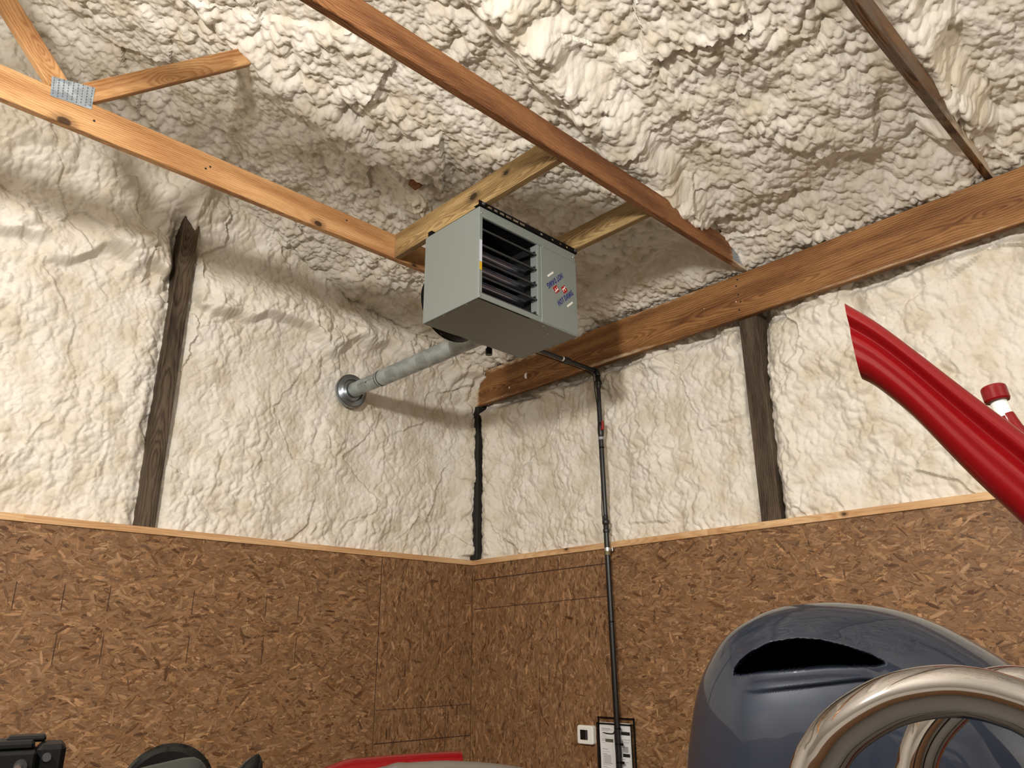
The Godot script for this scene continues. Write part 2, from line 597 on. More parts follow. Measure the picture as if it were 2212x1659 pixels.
func make_materials() -> void:
	make_foam_noise()
	M.foam = foam_material(Color(0.97, 0.955, 0.93))
	M.osb = strand_board()
	M.amber = wood(3, Color(0.80, 0.63, 0.44), Color(0.52, 0.33, 0.185), 4.6, 0.011, 0.02, 0.8, [[1.55, 0.11, 0.012], [2.2, 0.13, 0.016], [3.45, 0.12, 0.02], [0.75, 0.05, 0.009]])
	M.brown = wood(4, Color(0.60, 0.42, 0.27), Color(0.30, 0.17, 0.095), 4.6, 0.0085, 0.07, 1.15, [[0.9, 0.09, 0.012], [1.5, 0.04, 0.009]], [[0.06, 0.10, 0.14, 0.16, 0.9]])
	M.beam = wood(6, Color(0.62, 0.45, 0.28), Color(0.35, 0.215, 0.115), 6.0, 0.0125, 0.10, 1.1, [], [[0.0, 0.15, 0.05, 0.3, 0.9], [0.5, 0.32, 0.6, 0.06, 0.9], [0.30, 0.0, 0.2, 0.02, 0.35], [3.3, 0.0, 0.6, 0.014, 0.5], [1.45, 0.0, 0.3, 0.022, 0.7], [1.9, 0.30, 0.5, 0.03, 0.5]], 1536, 144)
	M.treated = wood(8, Color(0.70, 0.60, 0.42), Color(0.38, 0.28, 0.165), 3.0, 0.011, 0.04, 1.0, [[0.7, 0.08, 0.02], [0.95, 0.10, 0.012], [1.9, 0.06, 0.014]])
	M.post = wood(9, Color(0.38, 0.32, 0.26), Color(0.15, 0.115, 0.085), 3.0, 0.010, 0.06, 1.2, [], [], 1024, 144, 0.2)
	M.pale = wood(10, Color(0.86, 0.72, 0.55), Color(0.66, 0.47, 0.30), 3.0, 0.014, 0.02, 0.7, [[0.8, 0.02, 0.008], [1.9, 0.03, 0.01]], [], 1024, 96)
	M.weathered = wood(12, Color(0.56, 0.42, 0.28), Color(0.22, 0.14, 0.085), 4.6, 0.012, 0.03, 1.4, [], [[0.2, 0.12, 0.45, 0.07, 0.8]], 1280, 144, 0.7)
	var metal_n := fnl(FastNoiseLite.TYPE_CELLULAR, 31, 0.03)
	metal_n.cellular_return_type = FastNoiseLite.RETURN_CELL_VALUE
	var g := Gradient.new()
	g.colors = PackedColorArray([Color(0.60, 0.63, 0.66), Color(0.76, 0.79, 0.81)])
	M.galv = mat(Color(0.92, 0.94, 0.96), 0.45, 0.4)
	M.galv.albedo_texture = noise_tex(metal_n, 256, g)
	M.galv.uv1_triplanar = true
	M.galv.uv1_scale = Vector3(3, 3, 3)
	M.flue = M.galv.duplicate()
	M.flue.albedo_color = Color(0.92, 0.93, 0.90)
	M.flue.metallic = 0.35
	M.flue.roughness = 0.5
	M.zinc = mat(Color(0.55, 0.58, 0.61), 0.28, 0.9)
	M.sheet = mat(Color(0.50, 0.53, 0.52), 0.42, 0.0, 0.5)
	M.black = mat(Color(0.05, 0.05, 0.052), 0.5, 0.0, 0.25)
	M.blackgloss = mat(Color(0.02, 0.02, 0.022), 0.10, 0.0, 0.3)
	M.blackiron = mat(Color(0.055, 0.055, 0.06), 0.35)
	M.dark = mat(Color(0.06, 0.06, 0.065), 0.6)
	M.tube = mat(Color(0.50, 0.50, 0.55), 0.25, 0.8)
	M.blade = mat(Color(0.22, 0.23, 0.24), 0.45, 0.3)
	M.white = mat(Color(0.90, 0.90, 0.88), 0.35)
	M.red = mat(Color(0.44, 0.022, 0.042), 0.42, 0.0, 0.22)
	M.red.clearcoat_enabled = true
	M.red.clearcoat = 0.4
	M.red.clearcoat_roughness = 0.06
	M.bolt = mat(Color(0.72, 0.72, 0.72), 0.25, 1.0)
	M.chrome = mat(Color(0.62, 0.60, 0.59), 0.05, 1.0)
	M.concrete = mat(Color(0.36, 0.35, 0.33), 0.6)

# ---------------------------------------------------------------- lamps
func lamp(at: Vector3, energy: float, roof: float, label: String) -> void:
	var o := thing("hanging_lamp", label, "lamp", at)
	var b := MB.new()
	var prof := []
	for k in 13:
		var a := PI * k / 12.0
		prof.append(Vector2(sin(a) * 0.17, -cos(a) * 0.17))
	b.lathe(prof, Transform3D.IDENTITY, 24)
	var gm := mat(Color(0.95, 0.95, 0.93), 0.4)
	gm.emission_enabled = true
	gm.emission = Color(1.0, 0.980, 0.948)
	gm.emission_energy_multiplier = 10.0
	add("globe", b.done(), gm, o)
	b = MB.new()
	b.tube([Vector3(0, 0.16, 0), Vector3(0, 0.22, 0), Vector3(0, 0.23, 0)], [0.04, 0.035, 0.01], 16)
	b.tube([Vector3(0, 0.16, 0), Vector3(0, roof - at.y, 0)], [0.005, 0.005], 8)
	add("cord", b.done(), M.black, o)
	var l := OmniLight3D.new()
	l.name = "lamp_light"
	l.light_color = Color(1.0, 0.980, 0.948)
	l.light_energy = energy
	l.light_size = 0.16
	l.omni_range = 40.0
	l.omni_attenuation = 2.0
	l.shadow_enabled = true
	o.add_child(l)

func lamps() -> void:
	lamp(Vector3(3.9, 3.56, 5.3), 14.6, 5.5, "frosted globe lamp on a black cord, hanging out over the middle of the floor")
	lamp(Vector3(8.6, 3.50, 4.6), 9.0, 5.4, "frosted globe lamp on a black cord, under the ridge beyond the motor")

# ---------------------------------------------------------------- shell
func guide_lines(parent: Node, lines: Array, on_left: bool) -> void:
	var b := MB.new()
	for l in lines:   # [a0, y0, a1, y1]
		var w := 0.0021 if l.size() < 5 else l[4] as float
		var d := Vector2(l[2] - l[0], l[3] - l[1])
		var along := Vector3(0, d.y, d.x).normalized() if on_left else Vector3(d.x, d.y, 0).normalized()
		var out := Vector3(1, 0, 0) if on_left else Vector3(0, 0, 1)
		var at := Vector3(0, l[1], l[0]) if on_left else Vector3(l[0], l[1], 0)
		b.box(Vector3(0, -w, 0), Vector3(d.length(), w, 0.0008), 0.0002, 1, 1, 0, Transform3D(Basis(along, out.cross(along), out), at))
	add("guide_print", b.done(), mat(Color(0.22, 0.12, 0.07), 0.7), parent)

func panel(parent: Node, lo: Vector3, hi: Vector3) -> Node:
	return add("osb_panel", boxmesh(lo, hi, 0.0015, 1.0 / 2.1, 1.0 / 2.1, 0.23 * (lo.x + 2.3 * lo.z)), M.osb, parent)

func room() -> void:
	var X1 := 10.5
	var Z1 := 10.0
	var plain := mat(Color(0.86, 0.845, 0.81), 0.6, 0.0, 0.35)
	var fl_ := structure("floor")
	add("slab", boxmesh(Vector3(-0.4, -0.2, -0.4), Vector3(X1 + 0.3, 0.0, Z1 + 0.3), 0.01), M.concrete, fl_)
	# left wall
	var wl := structure("wall_left")
	add("backing", boxmesh(Vector3(-0.40, 0.0, -0.40), Vector3(-0.19, 6.2, Z1 + 0.3), 0.01), plain, wl)
	foam_wall_left(M.foam, wl)
	add("foam_beyond", boxmesh(Vector3(-0.19, 2.46, 4.70), Vector3(-0.06, 6.0, Z1), 0.02), plain, wl)
	var p1 := panel(wl, Vector3(-0.012, 0.02, 0.0002), Vector3(0.0, PLATE_Y, 0.8205))
	guide_lines(p1, [[0.004, 1.467, 0.82, 1.462], [0.004, 1.263, 0.82, 1.263, 0.003], [0.452, 2.27, 0.452, 2.14], [0.447, 2.02, 0.447, 1.90], [0.222, 2.22, 0.222, 1.90], [0.17, 1.77, 0.17, 1.64], [0.449, 1.51, 0.449, 1.19], [0.235, 1.52, 0.235, 1.19]], true)
	var p2 := panel(wl, Vector3(-0.012, 0.02, 0.8275), Vector3(0.0, PLATE_Y, 3.70))
	var mk := []
	for z in [2.98, 2.763, 2.543, 2.095, 1.65, 1.433]:
		mk.append([z, 2.15, z, 2.02])
		if z < 2.9: mk.append([z - 0.004, 1.905, z - 0.004, 1.76])
	guide_lines(p2, mk, true)
	panel(wl, Vector3(-0.012, 0.02, 3.705), Vector3(0.0, PLATE_Y, 6.14))
	panel(wl, Vector3(-0.012, 0.02, 6.145), Vector3(0.0, PLATE_Y, Z1))
	add("top_plate", boxmesh(Vector3(-0.09, 2.440, 0.010), Vector3(0.010, 2.478, Z1), 0.002), M.pale, wl)
	# right wall
	var wr := structure("wall_right")
	add("backing", boxmesh(Vector3(-0.40, 0.0, -0.40), Vector3(X1 + 0.3, 4.6, -0.19), 0.01), plain, wr)
	foam_wall_right(M.foam, wr)
	add("foam_beyond", boxmesh(Vector3(5.40, 2.46, -0.19), Vector3(X1, 4.1, -0.06), 0.02), plain, wr)
	var q1 := panel(wr, Vector3(0.0002, 0.02, -0.012), Vector3(1.307, PLATE_Y, 0.0))
	guide_lines(q1, [[0.02, 2.330, 1.30, 2.347, 0.0034], [0.02, 2.119, 1.30, 2.145, 0.0022], [0.462, 2.43, 0.462, 2.35], [0.677, 2.43, 0.677, 2.345], [0.886, 2.43, 0.886, 2.34], [0.462, 2.193, 0.462, 2.06], [0.39, 1.961, 0.39, 1.827], [0.622, 1.959, 0.622, 1.83], [0.852, 1.975, 0.852, 1.832], [0.468, 1.705, 0.468, 1.56], [0.689, 1.723, 0.689, 1.566], [0.902, 1.724, 0.902, 1.579], [0.69, 1.50, 0.69, 1.30], [0.905, 1.46, 0.905, 1.34]], false)
	panel(wr, Vector3(1.310, 0.02, -0.012), Vector3(3.78, PLATE_Y, 0.0))
	panel(wr, Vector3(3.784, 0.02, -0.012), Vector3(6.22, PLATE_Y, 0.0))
	panel(wr, Vector3(6.225, 0.02, -0.012), Vector3(X1, PLATE_Y, 0.0))
	add("top_plate", boxmesh(Vector3(0.0, 2.440, -0.09), Vector3(X1, 2.478, 0.010), 0.002, 1.0 / 3.0, 1.0 / 0.3, 0.31), M.pale, wr)
	# the ends behind the camera
	var wb := structure("wall_back")
	add("chipboard", boxmesh(Vector3(-0.3, 0.0, Z1), Vector3(X1 + 0.3, PLATE_Y, Z1 + 0.3), 0.01, 1.0 / 2.1, 1.0 / 2.1), M.osb, wb)
	add("foam", boxmesh(Vector3(-0.3, PLATE_Y, Z1 + 0.03), Vector3(X1 + 0.3, 5.0, Z1 + 0.3), 0.01), plain, wb)
	var we := structure("wall_end")
	add("chipboard", boxmesh(Vector3(X1, 0.0, -0.3), Vector3(X1 + 0.3, PLATE_Y, Z1 + 0.3), 0.01, 1.0 / 2.1, 1.0 / 2.1), M.osb, we)
	add("foam", boxmesh(Vector3(X1 + 0.03, PLATE_Y, -0.3), Vector3(X1 + 0.3, 6.2, Z1 + 0.3), 0.01), plain, we)
	# roof
	var ce := structure("ceiling")
	foam_ceiling(M.foam, ce)
	foam_drip(ce)
	var b := MB.new()
	roof_slab(b, -0.4, X1 + 0.3, -0.4, 5.0, 0.16)
	add("roof_deck", b.done(), plain, ce)
	b = MB.new()
	roof_slab(b, 5.45, X1 + 0.3, -0.2, 5.0, 0.0)
	roof_slab(b, -0.3, 5.45, 4.83, 5.0, 0.0)
	roof_slab(b, -0.4, X1 + 0.3, 5.0, Z1 + 0.4, 0.0)
	add("foam_beyond", b.done(), plain, ce)

# a stub of purlin left bare by the foam, and the curl of foam hanging beside it
func foam_drip(parent: Node) -> void:
	var b := MB.new()
	var tilt := Basis(Vector3.RIGHT, -atan(ROOF_SLOPE))
	b.box(Vector3(-0.03, 0.0, -0.03), Vector3(0.04, 0.12, 0.03), 0.004, 1.0 / 3.0, 1.0 / 0.3, 0.2, Transform3D(tilt, Vector3(1.215, 4.492, 1.565)))
	add("purlin_stub", b.done(), M.brown, parent)
	var n := fnl(FastNoiseLite.TYPE_SIMPLEX, 61, 14.0)
	var nu := 57
	var nv := 41
	var P := PackedVector3Array()
	for j in nv:
		var ph := PI * j / (nv - 1)
		for i in nu:
			var a := TAU * i / (nu - 1)
			var d := Vector3(sin(ph) * cos(a), cos(ph), sin(ph) * sin(a))
			var fold := 0.12 * sin(6.0 * d.y + 5.0 * n.get_noise_3dv(d * 0.06)) + 0.30 * n.get_noise_3dv(d * 0.09)
			P.append(Vector3(1.135, 4.47, 1.455) + Vector3(d.x * 0.062, d.y * 0.085, d.z * 0.062) * (1.0 + fold))
	add("foam_drip", gridmesh(P, nu, nv, PackedByteArray(), Vector3.ZERO, PackedVector2Array(), true), M.foam, parent)

func roof_at(z: float) -> float:
	return ROOF_Y + ROOF_SLOPE * (z if z <= 5.0 else 10.0 - z)

func roof_slab(b: MB, x0: float, x1: float, z0: float, z1: float, up: float) -> void:
	var y0 := roof_at(z0) + up
	var y1 := roof_at(z1) + up
	var th := 0.3
	var n := Vector3(0, -1, (y1 - y0) / (z1 - z0)).normalized()
	var A := Vector3(x0, y0, z0); var B := Vector3(x1, y0, z0); var C := Vector3(x1, y1, z1); var D := Vector3(x0, y1, z1)
	var t := Vector3(0, th, 0)
	b.flat([A, B, C, D], n)
	b.flat([A + t, B + t, C + t, D + t], -n)
	b.flat([A, B, B + t, A + t], Vector3(0, 0, -1))
	b.flat([D, C, C + t, D + t], Vector3(0, 0, 1))
	b.flat([A, D, D + t, A + t], Vector3(-1, 0, 0))
	b.flat([B, C, C + t, B + t], Vector3(1, 0, 0))

# ---------------------------------------------------------------- posts, beam and trusses
func gusset(parent: Node, corners: Array, x: float, rows: int, cols: int) -> void:
	# corners as (z, y): a, b, c, d round the plate, on the face x
	var p := []
	for c in corners: p.append(Vector3(x, c.y, c.x))
	var b := MB.new()
	var t := Vector3(0.0016, 0, 0)
	b.flat([p[0] + t, p[1] + t, p[2] + t, p[3] + t], Vector3(1, 0, 0))
	for i in 4:
		var q: Vector3 = p[(i + 1) % 4] - p[i]
		b.flat([p[i], p[(i + 1) % 4], p[(i + 1) % 4] + t, p[i] + t], q.cross(Vector3(1, 0, 0)).normalized() * (1.0 if q.cross(Vector3(1, 0, 0)).dot(p[i] - (p[0] + p[2]) * 0.5) > 0.0 else -1.0))
	var plate := add("gusset_plate", b.done(), M.galv, parent)
	var d := MB.new()
	for i in cols:
		for j in rows:
			var f := (i + 0.5) / cols
			var g := (j + 0.5 + (0.25 if i % 2 else -0.25)) / (rows + 0.5)
			var m: Vector3 = p[0].lerp(p[1], f).lerp(p[3].lerp(p[2], f), clampf(g, 0.04, 0.96))
			d.box(m + Vector3(0.0012, -0.004, -0.0022), m + Vector3(0.0034 if i % 3 else 0.0022, 0.004, 0.0022), 0.0004)
	var teeth := add("teeth", d.done(), M.zinc, plate)
	teeth.set_meta("kind", "stuff")

func web(parent: Node, a: Vector2, b: Vector2, width: float, x: float, m: Material, uo: float) -> void:
	# a member between two (z, y) points of the middle line, in the plane of the truss
	var d := b - a
	var along := Vector3(0, d.y, d.x).normalized()
	var xf := Transform3D(Basis(along, Vector3.RIGHT.cross(along) * -1.0, Vector3.RIGHT), Vector3(x, a.y, a.x))
	if xf.basis.determinant() < 0: xf.basis.y = -xf.basis.y
	var mb := MB.new()
	mb.box(Vector3(0, -width * 0.5, -0.019), Vector3(d.length(), width * 0.5, 0.019), 0.003, 1.0 / 3.0, 1.0 / 0.3, uo, xf)
	add("web", mb.done(), m, parent)

func truss(label: String, x: float, m: Material, y1: float, zend: float) -> Node3D:
	var o := thing("roof_truss", label, "truss")
	add("bottom_chord", boxmesh(Vector3(x - 0.019, 3.987, -0.05), Vector3(x + 0.019, y1, zend), 0.003, 1.0 / 4.6, 1.0 / 0.3), m, o)
	var mb := MB.new()
	var along := Vector3(0, ROOF_SLOPE, 1).normalized()
	var xf := Transform3D(Basis(along, Vector3.RIGHT.cross(along) * -1.0, Vector3.RIGHT), Vector3(x, 4.13, 0.0))
	if xf.basis.determinant() < 0: xf.basis.y = -xf.basis.y
	mb.box(Vector3(0, -0.06, -0.019), Vector3(5.2, 0.06, 0.019), 0.003, 1.0 / 4.6, 1.0 / 0.3, 0.2, xf)
	add("top_chord", mb.done(), m, o)
	return o

func timber() -> void:
	var pl := boxmesh(Vector3(-0.14, 2.478, 2.358), Vector3(-0.012, 4.47, 2.458), 0.004, 1.0 / 3.0, 1.0 / 0.3)
	tag(add("wall_post", pl, M.post), "dark brown timber post between foam bays on the left wall, its top fading into foam", "post")
	var pr := boxmesh(Vector3(2.402, 2.478, -0.14), Vector3(2.518, 3.72, -0.012), 0.004, 1.0 / 3.0, 1.0 / 0.3, 0.43)
	tag(add("wall_post", pr, M.post), "dark grey timber post under the beam on the right wall", "post")
	var pc := boxmesh(Vector3(-0.14, 2.478, -0.14), Vector3(0.075, 3.70, 0.024), 0.004, 1.0 / 3.0, 1.0 / 0.3, 0.7)
	tag(add("wall_post", pc, mat(Color(0.10, 0.085, 0.075), 0.7)), "nearly black post glimpsed in the ragged slit of the room corner", "post")
	var bm := thing("header_beam", "wide stained wooden beam running along the right wall under the roof foam", "beam")
	add("plank", boxmesh(Vector3(0.030, 3.690, -0.012), Vector3(6.05, 3.972, 0.028), 0.004, 1.0 / 6.0, 1.0 / 0.3), M.beam, bm)
	# foam splashes and nail heads on the beam
	var k := MB.new()
	var arc := []
	for i in 9:
		var a := -1.2 + 2.5 * i / 8.0
		arc.append(Vector3(0.642 - cos(a) * 0.020, 3.800 + sin(a) * 0.024, 0.030))
	k.tube(arc, [0.002, 0.007, 0.009, 0.010, 0.010, 0.010, 0.009, 0.006, 0.002], 10)
	add("foam_splash", k.done(), M.white, bm)
	for p in [[0.44, 3.755, 0.008], [0.36, 3.70, 0.004], [2.42, 3.80, 0.004], [2.20, 3.83, 0.003], [1.02, 3.82, 0.003], [0.60, 3.90, 0.003]]:
		k = MB.new()
		k.lathe([Vector2(0, p[2] * 0.5), Vector2(p[2] * 0.7, p[2] * 0.35), Vector2(p[2], 0)], Transform3D(Basis(Vector3.RIGHT, PI / 2), Vector3(p[0], p[1], 0.028)), 10)
		add("foam_splash", k.done(), M.white, bm)
	for y in [3.74, 3.79, 3.84, 3.90, 3.94]:
		k = MB.new()
		k.lathe([Vector2(0, 0.0015), Vector2(0.005, 0.0012), Vector2(0.006, 0)], Transform3D(Basis(Vector3.RIGHT, PI / 2), Vector3(2.44 + 0.01 * sin(y * 90.0), y, 0.028)), 8)
		add("nail_head", k.done(), M.dark, bm)
	# trusses
	var t1 := truss("light amber truss with two slanting webs and a zinc plate, left of the heater", 1.144, M.amber, 4.142, 5.6)
	web(t1, Vector2(3.45, 4.17), Vector2(4.22, 5.05), 0.089, 1.144, M.amber, 0.5)
	web(t1, Vector2(3.36, 4.165), Vector2(2.44, 5.03), 0.092, 1.144, M.amber, 0.15)
	gusset(t1, [Vector2(3.483, 4.189), Vector2(3.314, 4.226), Vector2(3.309, 4.109), Vector2(3.473, 4.091)], 1.1635, 7, 9)
	for p in [Vector2(2.78, 4.055), Vector2(2.76, 4.075), Vector2(3.29, 4.06), Vector2(1.98, 4.10)]:
		k = MB.new()
		k.lathe([Vector2(0, 0.001), Vector2(0.005, 0.0008), Vector2(0.006, 0)], Transform3D(Basis(Vector3.BACK, -PI / 2), Vector3(1.163, p.y, p.x)), 8)
		add("nail_head", k.done(), M.dark, t1)
	var t2 := truss("brown truss right above the heater, its end frosted with foam overspray", 2.485, M.brown, 4.130, 5.6)
	gusset(t2, [Vector2(0.16, 4.10), Vector2(0.04, 4.10), Vector2(0.04, 4.005), Vector2(0.16, 4.005)], 2.5045, 6, 6)
	truss("dark weathered truss in the upper right corner with foam crusted on its side", 3.819, M.weathered, 4.130, 5.6)

# ---------------------------------------------------------------- heater
func heater() -> void:
	# two boards between the trusses carry the heater
	tag(add("support_board", boxmesh(Vector3(1.164, 3.990, 1.610), Vector3(2.465, 4.145, 1.650), 0.003), M.treated), "pale treated board between two trusses above the heater's near end", "board")
	tag(add("support_board", boxmesh(Vector3(1.164, 3.990, 0.918), Vector3(2.465, 4.125, 0.957), 0.003, 1.0 / 3.0, 1.0 / 0.3, 0.4), M.treated), "shaded treated board between two trusses above the heater's far end", "board")
	var x0 := 1.503; var x1 := 1.946; var y0 := 3.447; var y1 := 3.962; var z0 := 0.946; var z1 := 1.680
	var h := thing("unit_heater", "grey sheet-metal gas heater with dark louvres hung under two boards", "heater", Vector3(0, 0, 0))
	var b := MB.new()
	var t := 0.012
	b.box(Vector3(x0, y0, z1 - t), Vector3(x1, y1, z1), 0.002)
	b.box(Vector3(x0, y0, z0), Vector3(x1, y1, z0 + t), 0.002)
	b.box(Vector3(x0, y0, z0 + t), Vector3(x1, y0 + t, z1 - t), 0.002)
	b.box(Vector3(x0, y1 - t, z0 + t), Vector3(x1, y1, z1 - t), 0.002)
	b.box(Vector3(x0, y0 + t, z0 + t), Vector3(x0 + t, y1 - t, z1 - t), 0.002)
	add("casing", b.done(), M.sheet, h)
	# front frame round the opening and the flat panel beside it
	b = MB.new()
	var f := x1 - 0.012
	b.box(Vector3(f, 3.907, z0 + 0.004), Vector3(x1 + 0.003, y1, z1 - 0.001), 0.002)
	b.box(Vector3(f, y0, z0 + 0.004), Vector3(x1 + 0.003, 3.478, z1 - 0.001), 0.002)
	b.box(Vector3(f, 3.478, 1.657), Vector3(x1 + 0.003, 3.907, z1 - 0.001), 0.002)
	add("front_frame", b.done(), M.sheet, h)
	add("front_panel", boxmesh(Vector3(f, y0 + 0.004, z0 + 0.002), Vector3(x1 + 0.006, 3.905, 1.236), 0.003), M.sheet, h)
	add("opening_edge", boxmesh(Vector3(x1 - 0.05, 3.478, 1.238), Vector3(x1 + 0.004, 3.905, 1.262), 0.002), M.sheet, h)
	add("inner_lining", boxmesh(Vector3(x0 + 0.10, 3.47, 1.262), Vector3(x0 + 0.106, 3.92, 1.66), 0.001), M.dark, h)
	add("inner_lining", boxmesh(Vector3(x0 + 0.10, 3.915, 1.25), Vector3(x1 - 0.02, 3.920, 1.66), 0.001), M.dark, h)
	add("inner_lining", boxmesh(Vector3(x0 + 0.10, 3.47, 1.244), Vector3(x1 - 0.05, 3.92, 1.250), 0.001), M.dark, h)
	add("inner_lining", boxmesh(Vector3(x0 + 0.10, 3.462, 1.25), Vector3(x1 - 0.02, 3.468, 1.66), 0.001), M.dark, h)
	# louvre blades, tilted
	for y in [3.850, 3.760, 3.669, 3.582, 3.492]:
		var bl := MB.new()
		var xf := Transform3D(Basis(Vector3.BACK, deg_to_rad(-28.0)), Vector3(x1 - 0.022, y, 0))
		bl.box(Vector3(-0.030, -0.0015, 1.262), Vector3(0.026, 0.0015, 1.655), 0.0006, 1, 1, 0, xf)
		bl.box(Vector3(0.020, -0.006, 1.262), Vector3(0.026, 0.004, 1.655), 0.002, 1, 1, 0, xf)
		var blade := add("louvre_blade", bl.done(), M.blade, h)
		bl = MB.new()
		bl.tube([Vector3(x1 - 0.03, y + 0.008, 1.266), Vector3(x1 - 0.006, y + 0.008, 1.266)], [0.006, 0.006], 10)
		bl.tube([Vector3(x1 - 0.03, y - 0.012, 1.268), Vector3(x1 - 0.006, y - 0.012, 1.268)], [0.006, 0.006], 10)
		add("screw", bl.done(), M.bolt, blade)
	# heat exchanger tubes
	for k in 4:
		var y: float = 3.775 - 0.090 * k
		var bl := MB.new()
		if k == 3:
			bl.tube([Vector3(x1 - 0.125, y, 1.250), Vector3(x1 - 0.125, y, 1.66)], [0.026, 0.026], 24, false)
			add("exchanger_tube", bl.done(), M.tube, h)
			break
		bl.tube([Vector3(x1 - 0.125, y, 1.250), Vector3(x1 - 0.125, y, 1.66)], [0.026, 0.026], 24, false)
		var far: Array = spline([Vector3(x1 - 0.24, y - 0.030, 1.66), Vector3(x1 - 0.24, y - 0.030, 1.50), Vector3(x1 - 0.24, y - 0.040, 1.462), Vector3(x1 - 0.24, y - 0.060, 1.452), Vector3(x1 - 0.24, y - 0.080, 1.462), Vector3(x1 - 0.24, y - 0.090, 1.50), Vector3(x1 - 0.24, y - 0.090, 1.66)], 5)
		var rr := []
		for q in far: rr.append(0.014)
		bl.tube(far, rr, 14, false)
		add("exchanger_tube", bl.done(), M.tube, h)
	# slotted hanging rail on top
	b = MB.new()
	var yr := 3.964
	b.box(Vector3(x1 - 0.028, yr, z0 - 0.006), Vector3(x1 + 0.010, yr + 0.003, z1 + 0.012), 0.001)
	b.box(Vector3(x1 + 0.008, yr - 0.002, z0 - 0.006), Vector3(x1 + 0.011, yr + 0.006, z1 + 0.012), 0.001)
	var za := z0 - 0.006
	for s in [[1.650, 1.692], [1.585, 1.600], [1.545, 1.560], [1.500, 1.513], [1.448, 1.460], [1.398, 1.408], [1.240, 1.360], [1.150, 1.222], [1.085, 1.135], [1.030, 1.070], [0.940, 1.018]]:
		b.box(Vector3(x1 + 0.008, yr + 0.006, s[0]), Vector3(x1 + 0.011, yr + 0.018, s[1]), 0.0006)
	b.box(Vector3(x1 + 0.008, yr + 0.018, za), Vector3(x1 + 0.011, yr + 0.028, z1 + 0.012), 0.001)
	b.box(Vector3(x0 - 0.01, yr, z1 - 0.03), Vector3(x1, yr + 0.026, z1 - 0.028), 0.0006)
	b.box(Vector3(x0 + 0.02, yr, z0), Vector3(x0 + 0.05, yr + 0.026, z1), 0.001)
	add("hanging_rail", b.done(), M.black, h)
	for p in [Vector3(x1 + 0.012, yr + 0.016, z1 - 0.02), Vector3(x1 + 0.012, yr + 0.016, z0 + 0.008)]:
		b = MB.new()
		b.lathe([Vector2(0.0, 0.008), Vector2(0.007, 0.007), Vector2(0.008, 0.0), Vector2(0.011, 0.0), Vector2(0.011, -0.002)], Transform3D(Basis(Vector3.BACK, -PI / 2), p), 6)
		add("bolt", b.done(), M.zinc, h)
	# small screws of the casing
	for p in [[Vector3(x1 + 0.003, 3.928, 1.664), 0], [Vector3(x1 + 0.003, 3.936, 0.966), 0], [Vector3(x1 + 0.003, 3.905, 1.214), 0], [Vector3(x1 + 0.003, 3.458, 1.668), 0], [Vector3(x1 - 0.10, y0, z1 - 0.012), 1], [Vector3(x1 - 0.28, y0, z1 - 0.012), 1], [Vector3(x1 - 0.02, y0, 1.20), 1], [Vector3(x1 - 0.08, y0, 1.10), 1]]:
		b = MB.new()
		var bs := Basis(Vector3.BACK, -PI / 2) if p[1] == 0 else Basis(Vector3.RIGHT, PI)
		b.lathe([Vector2(0, 0.003), Vector2(0.003, 0.0027), Vector2(0.0045, 0.0)], Transform3D(bs, p[0]), 8)
		add("screw", b.done(), M.bolt, h)
	# warning stickers on the frame edge
	add("sticker", boxmesh(Vector3(x1 + 0.003, 3.648, 1.660), Vector3(x1 + 0.0038, 3.772, 1.676), 0.0002), mat(Color(0.78, 0.80, 0.86), 0.5), h)
	add("sticker", boxmesh(Vector3(x1 + 0.003, 3.602, 1.660), Vector3(x1 + 0.0038, 3.646, 1.676), 0.0002), mat(Color(0.80, 0.64, 0.10), 0.5), h)
	# two-way lettering on the panel
	var fx := x1 + 0.0064
	var blue := mat(Color(0.035, 0.11, 0.42), 0.5)
	var words := TextMesh.new()
	var sf := SystemFont.new()
	sf.font_names = PackedStringArray(["Droid Sans"])
	sf.font_weight = 700
	words.text = "HOT DAWG"
	words.font = sf
	words.font_size = 32
	words.pixel_size = 0.00116
	words.depth = 0.0008
	var ang := deg_to_rad(42.0)
	var cen := Vector3(fx, 3.690, 1.0865)
	for s in [0, 1]:
		# the face looks along +x: right is -z
		var ri := Vector3(0, sin(ang), -cos(ang))
		var up := Vector3(0, cos(ang), sin(ang))
		if s == 1:
			ri = -ri
			up = -up
		var bs := Basis(ri * 0.86, up * 1.12 + ri * 0.18, Vector3(1, 0, 0))
		var w := add("lettering", words, blue, h)
		w.transform = Transform3D(bs, cen - up * 0.0565 + ri * 0.004)
		var e := MB.new()
		e.box(Vector3(-0.020, -0.019, 0), Vector3(0.020, 0.019, 0.0008), 0.0003)
		var em := add("emblem", e.done(), mat(Color(0.62, 0.06, 0.07), 0.5), h)
		em.transform = Transform3D(Basis(ri, up, Vector3(1, 0, 0)), cen - up * 0.0142 + ri * 0.032)
		e = MB.new()
		e.box(Vector3(-0.017, 0.002, 0.0008), Vector3(0.010, 0.009, 0.0014), 0.0002)
		e.box(Vector3(0.006, 0.004, 0.0008), Vector3(0.017, 0.0125, 0.0014), 0.0002)
		e.box(Vector3(-0.014, -0.010, 0.0008), Vector3(-0.010, 0.002, 0.0014), 0.0002)
		e.box(Vector3(0.004, -0.010, 0.0008), Vector3(0.008, 0.002, 0.0014), 0.0002)
		add("emblem_mark", e.done(), M.white, em)
		e = MB.new()
		e.box(Vector3(-0.031, -0.0055, 0), Vector3(0.031, 0.0055, 0.0008), 0.0002)
		var bar := add("label_strip", e.done(), M.white, h)
		bar.transform = Transform3D(Basis(ri, up, Vector3(1, 0, 0)), cen - up * 0.100 + ri * 0.0127)
	# fan with a wire guard on the back
	var fan := Vector3(x0, 3.655, 1.430)
